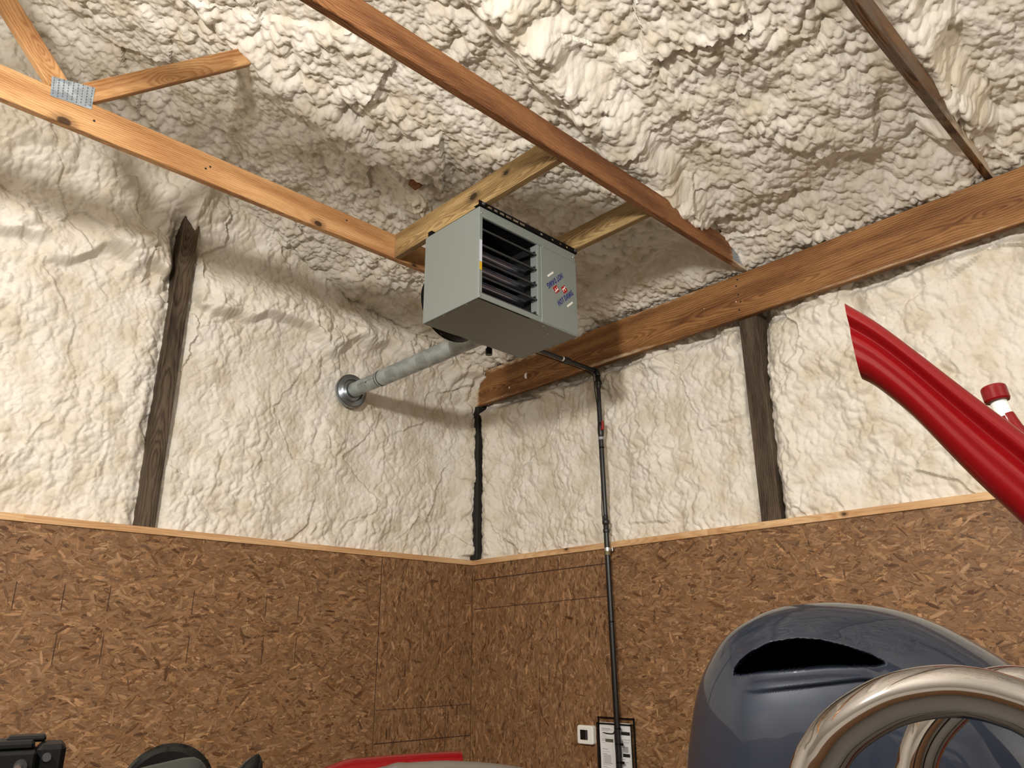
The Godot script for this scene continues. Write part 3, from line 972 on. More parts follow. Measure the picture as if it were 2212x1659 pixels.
	var fr := Basis(Vector3.BACK, PI / 2)
	b = MB.new()
	b.lathe([Vector2(0.212, 0.0), Vector2(0.214, 0.055), Vector2(0.206, 0.055), Vector2(0.204, 0.0)], Transform3D(fr, fan), 40)
	add("fan_ring", b.done(), M.black, h)
	b = MB.new()
	for r in [0.04, 0.065, 0.09, 0.112, 0.133, 0.152, 0.169, 0.184, 0.196, 0.206, 0.213]:
		var ring := []
		var rr := []
		for k in 37:
			var a := TAU * k / 36.0
			ring.append(fan + Vector3(-0.055 - 0.075 * sqrt(maxf(0.0, 1.0 - pow(r / 0.2135, 3.0))), sin(a) * r, cos(a) * r))
			rr.append(0.0028)
		b.tube(ring, rr, 6, false)
	for k in 12:
		var a := TAU * k / 12.0
		var sp := []
		var rr := []
		for q in 7:
			var r := 0.213 * q / 6.0
			sp.append(fan + Vector3(-0.055 - 0.075 * sqrt(maxf(0.0, 1.0 - pow(r / 0.2135, 3.0))), sin(a) * r, cos(a) * r))
			rr.append(0.0028)
		b.tube(sp, rr, 6, false)
	add("fan_guard", b.done(), M.black, h)
	b = MB.new()
	b.tube([fan + Vector3(0.0, 0, 0), fan + Vector3(-0.118, 0, 0), fan + Vector3(-0.124, 0, 0)], [0.048, 0.048, 0.035], 20)
	for k in 4:
		var a := TAU * k / 4.0 + 0.4
		var xf := Transform3D(Basis(Vector3.RIGHT, a) * Basis(Vector3.UP, 0.5), fan + Vector3(-0.05, 0, 0))
		b.box(Vector3(-0.002, 0.04, -0.06), Vector3(0.002, 0.18, 0.06), 0.001, 1, 1, 0, xf)
	add("fan", b.done(), M.dark, h)
	# flue pipe to the wall
	var fy := 3.565
	var fz := 1.170
	var fp := thing("flue_pipe", "galvanised flue pipe from the heater's back to a round wall collar", "pipe")
	b = MB.new()
	b.tube([Vector3(0.02, fy, fz), Vector3(0.40, fy, fz)], [0.0505, 0.0505], 40, false)
	add("pipe_section", b.done(), M.flue, fp)
	b = MB.new()
	b.tube([Vector3(0.37, fy, fz), Vector3(0.372, fy, fz), Vector3(0.385, fy, fz), Vector3(0.388, fy, fz), Vector3(0.398, fy, fz), Vector3(0.401, fy, fz), Vector3(1.50, fy, fz)], [0.0515, 0.0555, 0.0555, 0.0525, 0.0525, 0.0555, 0.0555], 40, false)
	add("pipe_section", b.done(), M.flue, fp)
	for xx in [0.365, 0.392]:
		b = MB.new()
		var ring := []
		var rr := []
		for k in 41:
			var a := TAU * k / 40.0
			ring.append(Vector3(xx, fy + sin(a) * (0.0525 if xx < 0.38 else 0.0545), fz + cos(a) * (0.0525 if xx < 0.38 else 0.0545)))
			rr.append(0.0022)
		b.tube(ring, rr, 6, false)
		add("sealing_band", b.done(), M.dark, fp)
	b = MB.new()
	b.lathe([Vector2(0.052, 0.045), Vector2(0.056, 0.045), Vector2(0.058, 0.030), Vector2(0.075, 0.022), Vector2(0.082, 0.030), Vector2(0.092, 0.022), Vector2(0.112, 0.012), Vector2(0.120, 0.012), Vector2(0.120, -0.01)], Transform3D(Basis(Vector3.BACK, -PI / 2), Vector3(0.012, fy, fz)), 48)
	add("wall_collar", b.done(), M.zinc, fp)
	b = MB.new()
	b.box(Vector3(0.20, fy - 0.008, fz + 0.0500), Vector3(0.38, fy - 0.0065, fz + 0.0512), 0.0003)
	add("seam", b.done(), M.dark, fp)
	for q in [Vector3(0.27, fy - 0.012, fz + 0.049), Vector3(1.40, fy - 0.02, fz + 0.051)]:
		b = MB.new()
		b.lathe([Vector2(0, 0.004), Vector2(0.004, 0.003), Vector2(0.006, 0)], Transform3D(Basis(Vector3.RIGHT, PI / 2), q), 8)
		add("screw", b.done(), M.dark, fp)

# ---------------------------------------------------------------- gas line
func gas_line() -> void:
	var g := thing("gas_pipe", "black iron gas pipe dropping from the heater down the right wall", "pipe")
	var r := 0.0145
	var xg := 1.342
	var yg := 3.637
	var b := MB.new()
	b.tube([Vector3(xg, yg, 1.18), Vector3(xg, yg, 0.085)], [r, r], 20)
	add("pipe_section", b.done(), M.blackiron, g)
	b = MB.new()
	b.tube([Vector3(xg, yg, 1.18), Vector3(xg + 0.17, yg, 1.18)], [r, r], 16)
	add("pipe_branch", b.done(), M.blackiron, g)
	b = MB.new()
	b.tube([Vector3(xg, yg, 1.060), Vector3(xg, yg - 0.110, 1.060), Vector3(xg, yg - 0.112, 1.060), Vector3(xg, yg - 0.150, 1.060)], [r * 0.9, r * 0.9, r * 1.45, r * 1.4], 16)
	add("drip_leg", b.done(), M.blackiron, g)
	b = MB.new()
	b.tube([Vector3(xg, yg, 0.395), Vector3(xg, yg, 0.39), Vector3(xg, yg, 0.345), Vector3(xg, yg, 0.33)], [r, r * 1.45, r * 1.45, r * 1.1], 20)
	add("coupling", b.done(), M.blackiron, g)
	b = MB.new()
	b.tube([Vector3(xg, yg, 0.413), Vector3(xg, yg, 0.400)], [r * 1.12, r * 1.12], 16)
	add("thread_tape", b.done(), M.white, g)
	# elbow
	b = MB.new()
	var el := []
	var rr := []
	for k in 11:
		var a := PI / 2 * k / 10.0
		el.append(Vector3(xg, yg - 0.035 + cos(a) * 0.035, 0.085 - sin(a) * 0.035))
		rr.append(r * (1.4 if k > 0 and k < 10 else 1.55))
	b.tube(el, rr, 20)
	add("elbow", b.done(), M.blackiron, g)
	var zc := 0.050
	var drop := func(y: float) -> Vector3: return Vector3(xg + 0.034 * (yg - y) / 2.45, y, zc)
	b = MB.new()
	b.tube([drop.call(3.60), drop.call(2.36)], [r, r], 20)
	add("pipe_section", b.done(), M.blackiron, g)
	b = MB.new()
	b.tube([drop.call(2.55), drop.call(0.3), drop.call(0.0)], [r * 1.12, r * 1.12, r * 1.12], 20)
	add("pipe_section", b.done(), M.blackiron, g)
	for u in [[3.555, 1.55], [2.600, 1.45], [2.545, 1.3]]:
		b = MB.new()
		var y: float = u[0]
		var q: float = u[1]
		b.tube([drop.call(y + 0.045), drop.call(y + 0.035), drop.call(y + 0.012), drop.call(y + 0.010), drop.call(y - 0.012), drop.call(y - 0.014), drop.call(y - 0.035), drop.call(y - 0.045)], [r * 1.05, r * q * 0.85, r * q * 0.85, r * q * 1.15, r * q * 1.15, r * q * 0.85, r * q * 0.85, r * 1.05], 8 if q > 1.5 else 18)
		add("union", b.done(), M.blackiron, g)
	# valve with a red handle
	b = MB.new()
	b.tube([drop.call(3.27), drop.call(3.255), drop.call(3.235), drop.call(3.20), drop.call(3.18), drop.call(3.165)], [r, r * 1.35, r * 1.5, r * 1.5, r * 1.35, r], 18)
	add("valve_body", b.done(), M.blackiron, g)
	var vp: Vector3 = drop.call(3.240)
	b = MB.new()
	b.tube([vp + Vector3(0.01, 0, 0.005), vp + Vector3(0.032, 0.0, 0.012)], [0.008, 0.008], 10)
	b.box(vp + Vector3(0.022, -0.030, 0.0), vp + Vector3(0.034, 0.034, 0.020), 0.004)
	b.box(vp + Vector3(0.012, -0.030, 0.0), vp + Vector3(0.030, -0.012, 0.020), 0.004)
	add("valve_handle", b.done(), mat(Color(0.55, 0.03, 0.03), 0.35), g)
	b = MB.new()
	b.tube([drop.call(3.168), drop.call(3.150)], [r * 1.1, r * 1.1], 16)
	add("thread_tape", b.done(), mat(Color(0.62, 0.62, 0.62), 0.5), g)
	b = MB.new()
	b.tube([drop.call(3.10), drop.call(3.098), drop.call(3.092), drop.call(3.090)], [r, r * 1.25, r * 1.25, r], 16)
	add("cable_tie", b.done(), M.black, g)
	b = MB.new()
	b.tube([drop.call(1.99), drop.call(1.988), drop.call(1.984), drop.call(1.982)], [r * 1.1, r * 1.22, r * 1.22, r * 1.1], 16)
	add("cable_tie", b.done(), M.black, g)
	# clamp on the top plate
	b = MB.new()
	b.tube([drop.call(2.437), drop.call(2.415)], [r * 1.35, r * 1.35], 20)
	var cp: Vector3 = drop.call(2.426)
	b.box(cp + Vector3(-0.034, -0.011, -0.030), cp + Vector3(0.030, 0.011, -0.012), 0.002)
	b.tube([cp + Vector3(0.025, 0, -0.01), cp + Vector3(0.025, 0, 0.006)], [0.006, 0.006], 6)
	add("pipe_clamp", b.done(), M.bolt, g)
	b = MB.new()
	b.tube([drop.call(2.413), drop.call(2.392)], [r * 1.16, r * 1.16], 18)
	add("paint_mark", b.done(), mat(Color(0.46, 0.42, 0.26), 0.5), g)
	# thermostat wire beside the pipe
	var wire := thing("thermostat_wire", "thin black wire running down beside the gas pipe to the papers holder", "wire")
	var pts := [Vector3(xg - 0.02, yg - 0.02, 0.75), Vector3(xg - 0.018, yg - 0.015, 0.3), Vector3(xg - 0.020, yg - 0.02, 0.10), Vector3(xg - 0.026, yg - 0.06, 0.06), Vector3(xg - 0.028, 3.50, 0.052)]
	for y in [3.40, 3.2, 3.0, 2.8, 2.70, 2.64, 2.58, 2.5, 2.2, 1.8, 1.44]:
		var p: Vector3 = drop.call(y)
		pts.append(p + Vector3(-0.017 - (0.006 if y in [2.70, 2.64] else 0.0), 0, 0.004))
	pts.append_array([Vector3(1.345, 1.385, 0.040), Vector3(1.325, 1.355, 0.032), Vector3(1.28, 1.352, 0.030), Vector3(1.225, 1.356, 0.020), Vector3(1.185, 1.356, 0.012)])
	var path := spline(pts, 5)
	var wr := []
	for q in path: wr.append(0.0030)
	b = MB.new()
	b.tube(path, wr, 8)
	add("cable", b.done(), M.black, wire)
	for p in [[1.385, 0.0], [1.302, 0.012], [1.205, 0.012]]:
		b = MB.new()
		var c: Vector3 = drop.call(p[0])
		b.tube([c + Vector3(0, 0.0035, 0), c + Vector3(0, -0.0035, 0)], [r * 1.3, r * 1.3], 16)
		b.box(c + Vector3(r * 1.1, -0.007, 0.0), c + Vector3(r * 1.1 + 0.012 + p[1], 0.007, 0.008), 0.002)
		add("cable_tie", b.done(), M.black, wire)

# ---------------------------------------------------------------- things on the wall
func rounded_slab(w: float, h: float, d: float, r: float, bev: float) -> ArrayMesh:
	var b := MB.new()
	var rim := func(inset: float) -> Array:
		var out := []
		for c in [[1, 1, 0.0], [-1, 1, PI / 2], [-1, -1, PI], [1, -1, PI * 1.5]]:
			for k in 7:
				var a: float = c[2] + PI / 2 * k / 6.0
				out.append(Vector2(c[0] * (w * 0.5 - r) + cos(a) * (r - inset), c[1] * (h * 0.5 - r) + sin(a) * (r - inset)))
		return out
	var levels := [[0.0, 0.0], [0.0, d - bev], [bev * 0.3, d - bev * 0.3], [bev, d]]
	var rings := []
	for l in levels: rings.append(rim.call(l[0]))
	for i in levels.size() - 1:
		var n: int = rings[i].size()
		for k in n:
			var k1 := (k + 1) % n
			var p := Vector3(rings[i][k].x, rings[i][k].y, levels[i][1])
			var q := Vector3(rings[i][k1].x, rings[i][k1].y, levels[i][1])
			var p2 := Vector3(rings[i + 1][k].x, rings[i + 1][k].y, levels[i + 1][1])
			var q2 := Vector3(rings[i + 1][k1].x, rings[i + 1][k1].y, levels[i + 1][1])
			var nn := (q - p).cross(p2 - p).normalized()
			if nn.dot(Vector3(p.x, p.y, 0.0) * 0.2 + Vector3(0, 0, 0.05)) < 0: nn = -nn
			b.flat([p, q, q2, p2], nn)
	var top := []
	for q in rings[-1]: top.append(Vector3(q.x, q.y, d))
	b.flat(top, Vector3(0, 0, 1))
	return b.done()

func wall_items() -> void:
	var t := thing("thermostat", "small white square thermostat with a dark display on the chipboard", "thermostat", Vector3(1.100, 1.333, 0.0))
	add("body", rounded_slab(0.128, 0.106, 0.030, 0.014, 0.006), M.white, t)
	var dsp := add("display", rounded_slab(0.060, 0.056, 0.0012, 0.003, 0.0006), mat(Color(0.06, 0.055, 0.045), 0.2), t)
	dsp.position = Vector3(-0.008, 0.0, 0.030)
	var side := add("touch_strip", rounded_slab(0.018, 0.056, 0.0006, 0.002, 0.0003), mat(Color(0.22, 0.22, 0.23), 0.25), t)
	side.position = Vector3(0.0135, 0.0, 0.0312)
	add("logo_mark", boxmesh(Vector3(-0.02, 0.036, 0.0300), Vector3(0.004, 0.0375, 0.0304), 0.0001), mat(Color(0.72, 0.72, 0.72), 0.5), t)
	# wire frame with the papers
	var h := thing("document_holder", "black wire frame holder hung on the chipboard behind the gas pipe", "holder", Vector3(1.333, 0.0, 0.0))
	var b := MB.new()
	var y1 := 1.442
	b.box(Vector3(-0.139, y1 - 0.008, 0.010), Vector3(0.139, y1, 0.018), 0.001)
	b.box(Vector3(-0.139, 0.95, 0.010), Vector3(-0.131, y1, 0.018), 0.001)
	b.box(Vector3(0.131, 0.95, 0.010), Vector3(0.139, y1, 0.018), 0.001)
	b.box(Vector3(-0.139, 0.95, 0.010), Vector3(0.139, 0.958, 0.018), 0.001)
	add("back_frame", b.done(), M.black, h)
	b = MB.new()
	b.box(Vector3(-0.134, 1.402, 0.030), Vector3(0.130, 1.410, 0.036), 0.001)
	b.box(Vector3(-0.134, 0.94, 0.030), Vector3(-0.128, 1.410, 0.036), 0.001)
	b.box(Vector3(0.124, 0.94, 0.030), Vector3(0.130, 1.410, 0.036), 0.001)
	b.box(Vector3(-0.134, 0.94, 0.012), Vector3(0.130, 0.946, 0.036), 0.001)
	b.box(Vector3(-0.134, 1.402, 0.012), Vector3(-0.128, 1.408, 0.036), 0.001)
	b.box(Vector3(0.124, 1.402, 0.012), Vector3(0.130, 1.408, 0.036), 0.001)
	add("front_frame", b.done(), M.black, h)
	var s := 0
	for spec in [["printed white sheet in the wire holder, left of the gas pipe", -0.062, 1.412, 0.112], ["printed white sheet in the wire holder, right of the gas pipe", 0.062, 1.413, 0.108]]:
		var im := Image.create(128, 512, false, Image.FORMAT_RGB8)
		im.fill(Color(0.86, 0.86, 0.87))
		var r := RandomNumberGenerator.new()
		r.seed = 5 + s
		var y := 36
		while y < 500:
			var w := r.randi_range(30, 92)
			var k := r.randf_range(0.45, 0.7)
			im.fill_rect(Rect2i(16 if s == 0 else 34, y, w, 3), Color(k, k, k + 0.02))
			y += r.randi_range(7, 15)
			if r.randf() < 0.12: y += 26
		if s == 1:
			im.fill_rect(Rect2i(44, 52, 78, 20), Color(0.05, 0.05, 0.06))
			im.fill_rect(Rect2i(50, 182, 62, 20), Color(0.06, 0.06, 0.07))
			im.fill_rect(Rect2i(50, 140, 50, 36), Color(0.60, 0.60, 0.62))
			im.fill_rect(Rect2i(46, 104, 10, 20), Color(0.4, 0.4, 0.42))
		else:
			im.fill_rect(Rect2i(48, 100, 70, 20), Color(0.32, 0.31, 0.27))
			im.fill_rect(Rect2i(30, 196, 60, 52), Color(0.72, 0.72, 0.74))
		var m := mat(Color.WHITE, 0.7)
		m.albedo_texture = ImageTexture.create_from_image(im)
		var pm := MB.new()
		var hw: float = spec[3] * 0.5
		var prev := []
		for k in 13:
			var yy: float = spec[2] - 0.46 * k / 12.0
			var zz := 0.0235 + 0.002 * sin(k * 0.9 + s)
			var row := [Vector3(spec[1] - hw, yy, zz), Vector3(spec[1] + hw, yy, zz + 0.001)]
			if k > 0:
				for back in [0.0, 0.001]:
					var o := Vector3(0, 0, -back)
					pm.flat([prev[0] + o, prev[1] + o, row[1] + o, row[0] + o], Vector3(0, 0, 1 if back == 0.0 else -1), [Vector2(0, (k - 1) / 12.0), Vector2(1, (k - 1) / 12.0), Vector2(1, k / 12.0), Vector2(0, k / 12.0)])
			prev = row
		var pp := add("paper_sheet", pm.done(), m)
		pp.position = Vector3(1.333, 0, 0)
		tag(pp, spec[0], "paper")
		s += 1

# ---------------------------------------------------------------- foreground craft
func outline_point(o: Array, k: float) -> Vector2:
	var n := o.size() - 1
	var f := k * n
	var i := mini(int(f), n - 1)
	return o[i].lerp(o[i + 1], f - i)

func seg_y(pts: Array, u: float) -> float:
	for i in pts.size() - 1:
		if u >= pts[i].x and u <= pts[i + 1].x:
			return lerpf(pts[i].y, pts[i + 1].y, (u - pts[i].x) / maxf(pts[i + 1].x - pts[i].x, 1e-6))
	return pts[0].y if u < pts[0].x else pts[-1].y

func foreground() -> void:
	outboard()
	rails()
	red_arm()
	black_parts()
	red_body()

func outboard() -> void:
	var o := thing("outboard_motor", "large glossy slate-blue motor cowl with a black crescent air intake", "outboard motor", Vector3(3.745, 0, 2.138), deg_to_rad(23.16))
	var outline := spline([Vector2(-0.30, 1.10), Vector2(-0.372, 1.22), Vector2(-0.394, 1.40), Vector2(-0.389, 1.548), Vector2(-0.372, 1.640), Vector2(-0.351, 1.715), Vector2(-0.324, 1.770), Vector2(-0.273, 1.834), Vector2(-0.203, 1.876), Vector2(-0.143, 1.895), Vector2(-0.079, 1.901), Vector2(-0.024, 1.901), Vector2(0.054, 1.891), Vector2(0.116, 1.874), Vector2(0.174, 1.848), Vector2(0.229, 1.814), Vector2(0.281, 1.776), Vector2(0.35, 1.715), Vector2(0.405, 1.63), Vector2(0.43, 1.50), Vector2(0.42, 1.30), Vector2(0.37, 1.14), Vector2(0.25, 1.07), Vector2(0.0, 1.05), Vector2(-0.20, 1.06), Vector2(-0.30, 1.10)], 12)
	var nu := 421
	var nv := 150
	var c := Vector2(-0.02, 1.53)
	var up_edge := [Vector2(-0.245, 1.7585), Vector2(-0.232, 1.776), Vector2(-0.204, 1.7945), Vector2(-0.164, 1.8117), Vector2(-0.112, 1.819), Vector2(-0.066, 1.8153), Vector2(-0.022, 1.8036), Vector2(0.021, 1.788), Vector2(0.044, 1.7746)]
	var lo_edge := [Vector2(-0.245, 1.7545), Vector2(-0.231, 1.753), Vector2(-0.183, 1.7584), Vector2(-0.119, 1.7638), Vector2(-0.057, 1.7692), Vector2(0.030, 1.770), Vector2(0.044, 1.7735)]
	# lengthwise resampling so that the mesh is even
	var cum := [0.0]
	for i in outline.size() - 1: cum.append(cum[-1] + outline[i].distance_to(outline[i + 1]))
	var rim := []
	var j := 0
	for i in nu:
		var d: float = cum[-1] * i / (nu - 1)
		while j < outline.size() - 2 and cum[j + 1] < d: j += 1
		rim.append(outline[j].lerp(outline[j + 1], clampf((d - cum[j]) / maxf(cum[j + 1] - cum[j], 1e-9), 0, 1)))
	for side in [1.0, -1.0]:
		var P := PackedVector3Array()
		P.resize(nu * nv)
		var inside := PackedByteArray()
		inside.resize(nu * nv)
		var out := PackedByteArray()
		out.resize(nu * nv)
		for r in nv:
			var f := float(r) / (nv - 1)
			var k := 1.0 - f * f * 0.25 - f * 0.75
			var kk: float = lerpf(1.0, 0.02, 1.0 - k)
			for i in nu:
				var p: Vector2 = c + (rim[i] - c) * kk
				var w := 0.235 * pow(maxf(0.0, 1.0 - pow(kk, 3.2)), 0.52)
				# the flank swells, and steps in below the intake and again lower down
				w -= 0.010 * smoothstep(0.0, 1.0, (lerpf(1.722, 1.746, clampf((p.x + 0.2) / 0.2, 0, 1)) - p.y) / 0.006) * smoothstep(-0.26, -0.12, p.x) * (1.0 - smoothstep(0.08, 0.2, p.x))
				var dp := -1.0
				if p.x > -0.245 and p.x < 0.044:
					var hi := seg_y(up_edge, p.x)
					var lo := seg_y(lo_edge, p.x)
					dp = minf(hi - p.y, p.y - lo)
					w += 0.006 * smoothstep(-0.03, -0.004, dp) * smoothstep(-0.245, -0.20, p.x) * (1.0 - smoothstep(0.0, 0.044, p.x))
					w -= 0.15 * smoothstep(-0.003, 0.004, dp) * smoothstep(0.0, 0.05, w)
				inside[r * nu + i] = 1 if dp > -0.0005 else 0
				out[r * nu + i] = 0 if dp > 0.0015 else 1
				P[r * nu + i] = Vector3(p.x, p.y, w * side)
		if side > 0.0:
			add("cowl", gridmesh(P, nu, nv, out, Vector3(0, 0, side), PackedVector2Array(), true), cowl_mat(), o)
			add("air_intake", gridmesh(P, nu, nv, inside, Vector3(0, 0, side), PackedVector2Array(), true), mat(Color(0.02, 0.02, 0.02), 0.9, 0.0, 0.0), o)
		else:
			add("cowl_back", gridmesh(P, nu, nv, PackedByteArray(), Vector3(0, 0, side), PackedVector2Array(), true), cowl_mat(), o)
	var b := MB.new()
	b.tube([Vector3(0.02, 1.10, 0), Vector3(0.02, 0.95, 0), Vector3(0.03, 0.40, 0), Vector3(0.04, 0.0, 0)], [0.20, 0.15, 0.09, 0.05], 24)
	add("midsection", b.done(), cowl_mat(), o)

var _cowl: StandardMaterial3D
func cowl_mat() -> StandardMaterial3D:
	if _cowl == null:
		_cowl = mat(Color(0.13, 0.155, 0.205), 0.42, 0.15, 0.3)
		_cowl.clearcoat_enabled = true
		_cowl.clearcoat = 0.75
		_cowl.clearcoat_roughness = 0.03
	return _cowl

func rails() -> void:
	var front := [Vector2(-0.118, 0.0), Vector2(-0.118, 1.2), Vector2(-0.110, 1.60), Vector2(-0.100, 1.675), Vector2(-0.091, 1.701), Vector2(-0.083, 1.713), Vector2(-0.071, 1.727), Vector2(-0.052, 1.741), Vector2(-0.029, 1.753), Vector2(-0.006, 1.7595), Vector2(0.017, 1.762), Vector2(0.037, 1.760), Vector2(0.052, 1.756), Vector2(0.068, 1.749), Vector2(0.088, 1.733), Vector2(0.104, 1.708), Vector2(0.115, 1.67), Vector2(0.122, 1.6), Vector2(0.128, 1.2), Vector2(0.128, 0.0)]
	var rear := [Vector2(-0.060, 0.0), Vector2(-0.058, 1.2), Vector2(-0.040, 1.58), Vector2(-0.029, 1.65), Vector2(-0.021, 1.676), Vector2(-0.014, 1.694), Vector2(-0.002, 1.713), Vector2(0.015, 1.731), Vector2(0.037, 1.748), Vector2(0.061, 1.756), Vector2(0.080, 1.759), Vector2(0.10, 1.757), Vector2(0.125, 1.750), Vector2(0.15, 1.735), Vector2(0.172, 1.70), Vector2(0.185, 1.64), Vector2(0.195, 1.5), Vector2(0.20, 1.2), Vector2(0.20, 0.0)]
	var specs := [[front, Vector3(4.261, 0, 3.224), 0.0200, "thick chrome grab rail arch in front of the motor, nearer of the two"], [rear, Vector3(4.177, 0, 2.989), 0.0195, "chrome grab rail arch behind and to the right of the nearer one"]]
	for s in specs:
		var pts := []
		for p in spline(s[0], 6): pts.append(Vector3(p.x, p.y, 0))
		var rr := []
		for p in pts: rr.append(s[2])
		var b := MB.new()
		b.tube(pts, rr, 40)
		var o := add("grab_rail", b.done(), M.chrome)
		o.position = s[1]
		o.rotation.y = deg_to_rad(19.576)
		tag(o, s[3], "rail", "chrome grab rails before the motor")

func red_arm() -> void:
	var o := thing("grooved_arm", "glossy red grooved arm slanting in from the right edge, its tip cut upright", "arm", Vector3(4.109, 0, 2.538), deg_to_rad(16.153))
	var U := spline([Vector2(-0.110, 2.406), Vector2(-0.064, 2.358), Vector2(-0.017, 2.299), Vector2(0.040, 2.224), Vector2(0.080, 2.172), Vector2(0.119, 2.122), Vector2(0.22, 1.985), Vector2(0.34, 1.78), Vector2(0.44, 1.50), Vector2(0.49, 1.1), Vector2(0.50, 0.0)], 8)
	var L := spline([Vector2(-0.104, 2.262), Vector2(-0.080, 2.240), Vector2(-0.035, 2.181), Vector2(0.016, 2.097), Vector2(0.049, 2.044), Vector2(0.092, 1.980), Vector2(0.165, 1.865), Vector2(0.25, 1.69), Vector2(0.32, 1.45), Vector2(0.36, 1.08), Vector2(0.37, 0.0)], 8)
	var nu := 97
	var nv := U.size()
	var P := PackedVector3Array()
	for j in nv:
		var mid: Vector2 = (U[j] + L[j]) * 0.5
		var half: Vector2 = (U[j] - L[j]) * 0.5
		for i in nu:
			var a := TAU * i / (nu - 1)
			var e := 0.75
			var cu := signf(cos(a)) * pow(absf(cos(a)), e)
			var sv := signf(sin(a)) * pow(absf(sin(a)), e)
			var z := 0.045 * sv
			if sv > 0.0:
				z -= 0.020 * bump(cu - 0.24, 0.20) + 0.003 * bump(cu + 0.40, 0.16)
			P.append(Vector3(mid.x + half.x * cu, mid.y + half.y * cu, z))
	var side := PackedVector3Array()
	var m := gridmesh(P, nu, nv, PackedByteArray(), Vector3.ZERO, PackedVector2Array(), true)
	# make sure the normals point out
	var arr := m.surface_get_arrays(0)
	var N: PackedVector3Array = arr[Mesh.ARRAY_NORMAL]
	if N[nu * 4 + 24].z < 0.0:
		var I: PackedInt32Array = arr[Mesh.ARRAY_INDEX]
		for i in N.size(): N[i] = -N[i]
		for i in range(0, I.size(), 3):
			var t := I[i + 1]
			I[i + 1] = I[i + 2]
			I[i + 2] = t
		arr[Mesh.ARRAY_NORMAL] = N
		arr[Mesh.ARRAY_INDEX] = I
		m = ArrayMesh.new()
		m.add_surface_from_arrays(Mesh.PRIMITIVE_TRIANGLES, arr)
	add("shell", m, M.red, o)
	var b := MB.new()
	var mid0 := Vector3((U[0].x + L[0].x) * 0.5, (U[0].y + L[0].y) * 0.5, 0)
	for i in nu - 1:
		b.tri(mid0, P[i], P[i + 1], Vector3(-1, 0, 0), Vector3(-1, 0, 0), Vector3(-1, 0, 0))
	add("end_cap", b.done(), mat(Color(0.30, 0.01, 0.02), 0.4), o)
	var k := thing("capped_pole", "white pole top with a red cap, behind the red arm at the right edge", "pole", Vector3(4.1, 0, 2.076), deg_to_rad(12.535))
	b = MB.new()
	var tilt := Basis(Vector3.BACK, deg_to_rad(6.0))
	b.lathe([Vector2(0.0, 0.018), Vector2(0.021, 0.018), Vector2(0.0245, 0.015), Vector2(0.0255, 0.010), Vector2(0.0255, -0.013), Vector2(0.0235, -0.0175), Vector2(0.018, -0.018), Vector2(0.0, -0.018)], Transform3D(tilt, Vector3(0.001, 2.3215, 0)), 36)
	add("cap", b.done(), M.red, k)
	b = MB.new()
	b.tube([Vector3(0.003, 2.306, 0), Vector3(0.010, 2.268, 0)], [0.0165, 0.0165], 28)
	add("neck", b.done(), M.white, k)
	b = MB.new()
	b.tube([Vector3(0.0105, 2.274, 0), Vector3(0.011, 2.272, 0), Vector3(0.020, 2.240, 0), Vector3(0.06, 2.16, 0), Vector3(0.17, 2.0, 0), Vector3(0.30, 1.7, 0), Vector3(0.36, 1.0, 0), Vector3(0.36, 0.0, 0)], [0.0135, 0.0165, 0.0185, 0.02, 0.02, 0.02, 0.02, 0.02], 24)
	add("red_stem", b.done(), M.red, k)

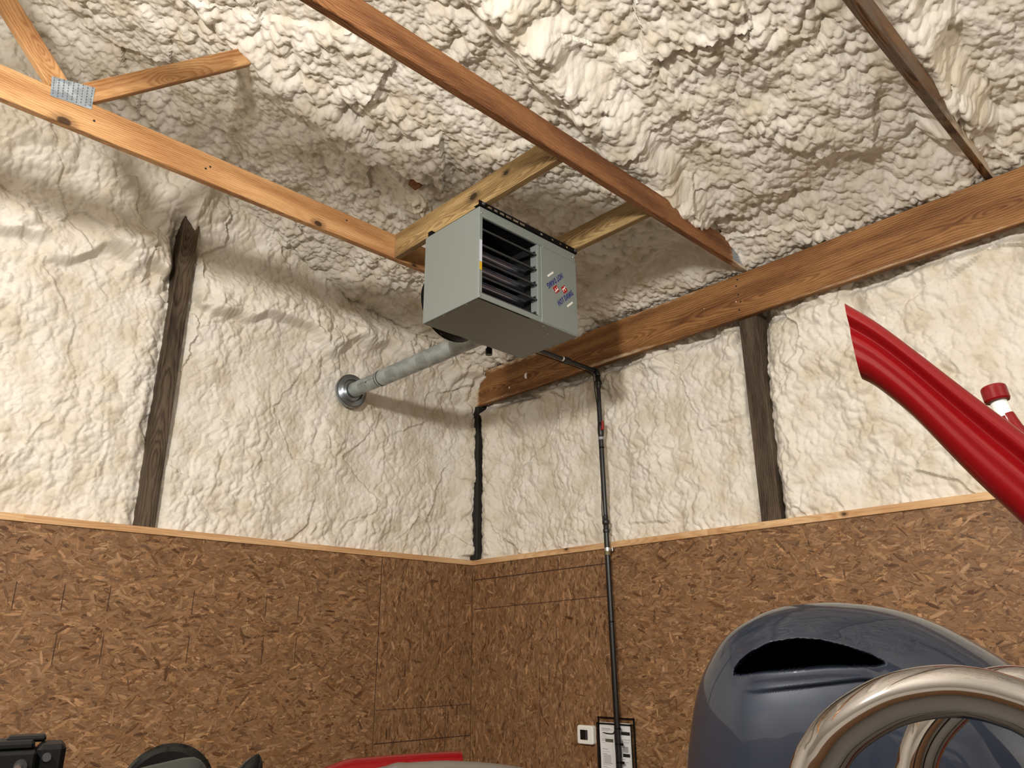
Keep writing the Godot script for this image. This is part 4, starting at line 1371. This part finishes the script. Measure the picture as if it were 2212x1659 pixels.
func black_parts() -> void:
	var base := Vector3(3.252, 0, 3.61)
	var yaw := deg_to_rad(75.70)
	var o := thing("clamp_bracket", "black plastic bracket with a bright bolt at the lower left corner", "bracket", base, yaw)
	var b := MB.new()
	b.box(Vector3(-0.10, 1.56, -0.045), Vector3(0.0075, 1.677, 0.045), 0.003)
	b.box(Vector3(-0.10, 1.676, -0.043), Vector3(0.004, 1.688, 0.020), 0.004)
	add("block", b.done(), M.black, o)
	b = MB.new()
	b.box(Vector3(0.007, 1.56, -0.045), Vector3(0.041, 1.683, 0.030), 0.006)
	b.box(Vector3(-0.03, 1.684, -0.045), Vector3(0.016, 1.692, -0.005), 0.003)
	add("clamp_plate", b.done(), M.black, o)
	b = MB.new()
	b.tube([Vector3(-0.008, 1.661, 0.044), Vector3(-0.008, 1.661, 0.052)], [0.008, 0.0075], 20)
	add("washer", b.done(), M.dark, o)
	b = MB.new()
	b.tube([Vector3(-0.010, 1.6605, 0.048), Vector3(-0.011, 1.660, 0.070)], [0.0045, 0.0045], 14)
	add("bolt", b.done(), M.bolt, o)
	b = MB.new()
	b.tube([Vector3(0.020, 1.668, 0.028), Vector3(0.020, 1.668, 0.036)], [0.006, 0.005], 14)
	add("plug", b.done(), mat(Color(0.16, 0.16, 0.16), 0.5), o)
	b = MB.new()
	b.tube([Vector3(-0.045, 1.57, 0), Vector3(-0.05, 0.0, 0)], [0.03, 0.03], 20)
	add("stem", b.done(), M.black, o)
	var p := thing("speaker_pod", "black round-edged disc behind a smooth dark tube at the bottom edge", "pod", base, yaw)
	b = MB.new()
	var xf := Transform3D(Basis(Vector3.UP, deg_to_rad(-14.0)) * Basis(Vector3.RIGHT, deg_to_rad(82.0)), Vector3(0.178, 1.606, -0.02))
	b.lathe([Vector2(0.0, 0.012), Vector2(0.055, 0.010), Vector2(0.062, 0.006), Vector2(0.0665, 0.0), Vector2(0.066, -0.008), Vector2(0.055, -0.020), Vector2(0.0, -0.024)], xf, 56)
	add("disc", b.done(), M.blackgloss, p)
	b = MB.new()
	b.tube([Vector3(0.10, 1.612, 0.05), Vector3(0.15, 1.621, 0.05), Vector3(0.192, 1.6275, 0.048), Vector3(0.204, 1.629, 0.048), Vector3(0.213, 1.630, 0.047), Vector3(0.219, 1.631, 0.047), Vector3(0.222, 1.6313, 0.047)], [0.031, 0.0318, 0.032, 0.0305, 0.025, 0.016, 0.003], 32)
	add("tube", b.done(), mat(Color(0.16, 0.165, 0.155), 0.35, 0.0, 0.3), p)
	b = MB.new()
	b.tube([Vector3(0.17, 1.60, 0.01), Vector3(0.17, 0.0, 0.01)], [0.022, 0.022], 20)
	add("stem", b.done(), M.black, p)
	var q := thing("horn_tip", "small black pointed tip right of the dark tube at the bottom edge", "lever tip", base, yaw)
	b = MB.new()
	b.tube([Vector3(0.300, 1.6525, 0), Vector3(0.299, 1.651, 0), Vector3(0.297, 1.645, 0), Vector3(0.293, 1.636, 0), Vector3(0.286, 1.62, 0), Vector3(0.28, 1.55, 0), Vector3(0.28, 0.0, 0)], [0.001, 0.0045, 0.010, 0.016, 0.024, 0.028, 0.02], 28)
	add("tip", b.done(), M.blackgloss, q)

func red_body() -> void:
	var o := thing("craft_hull", "red and grey rounded craft top just showing at the bottom edge", "watercraft", Vector3(2.131, 0, 2.106), deg_to_rad(52.52))
	var top_grey := [Vector2(-0.40, 1.0), Vector2(-0.24, 1.36), Vector2(-0.095, 1.433), Vector2(-0.02, 1.4395), Vector2(0.110, 1.443), Vector2(0.246, 1.434), Vector2(0.351, 1.420), Vector2(0.50, 1.385), Vector2(0.70, 1.27), Vector2(0.80, 1.0)]
	var top_red := [Vector2(-0.62, 1.0), Vector2(-0.45, 1.33), Vector2(-0.290, 1.429), Vector2(-0.159, 1.447), Vector2(0.001, 1.456), Vector2(0.153, 1.460), Vector2(0.161, 1.452)]
	for spec in [["grey_cover", top_grey, 0.0, 0.24, mat(Color(0.42, 0.40, 0.38), 0.35)], ["red_shell", top_red, -0.13, 0.12, M.red]]:
		var sp := spline(spec[1], 8)
		var nu := 33
		var P := PackedVector3Array()
		for p in sp:
			for i in nu:
				var a := PI * i / (nu - 1)
				var hgt: float = p.y
				P.append(Vector3(p.x, hgt - (1.0 - pow(sin(a), 0.6)) * (hgt - 0.55) * 0.35, spec[2] + spec[3] * cos(a)))
		add(spec[0], gridmesh(P, nu, sp.size(), PackedByteArray(), Vector3(0, 1, 0)), spec[4], o)
	add("pale_flash", boxmesh(Vector3(-0.085, 1.40, 0.235), Vector3(-0.0, 1.41, 0.24), 0.002), mat(Color(0.7, 0.75, 0.77), 0.4), o)
	var b := MB.new()
	b.box(Vector3(-0.45, 0.0, -0.24), Vector3(0.75, 1.0, 0.24), 0.08)
	add("hull", b.done(), mat(Color(0.12, 0.12, 0.13), 0.5), o)
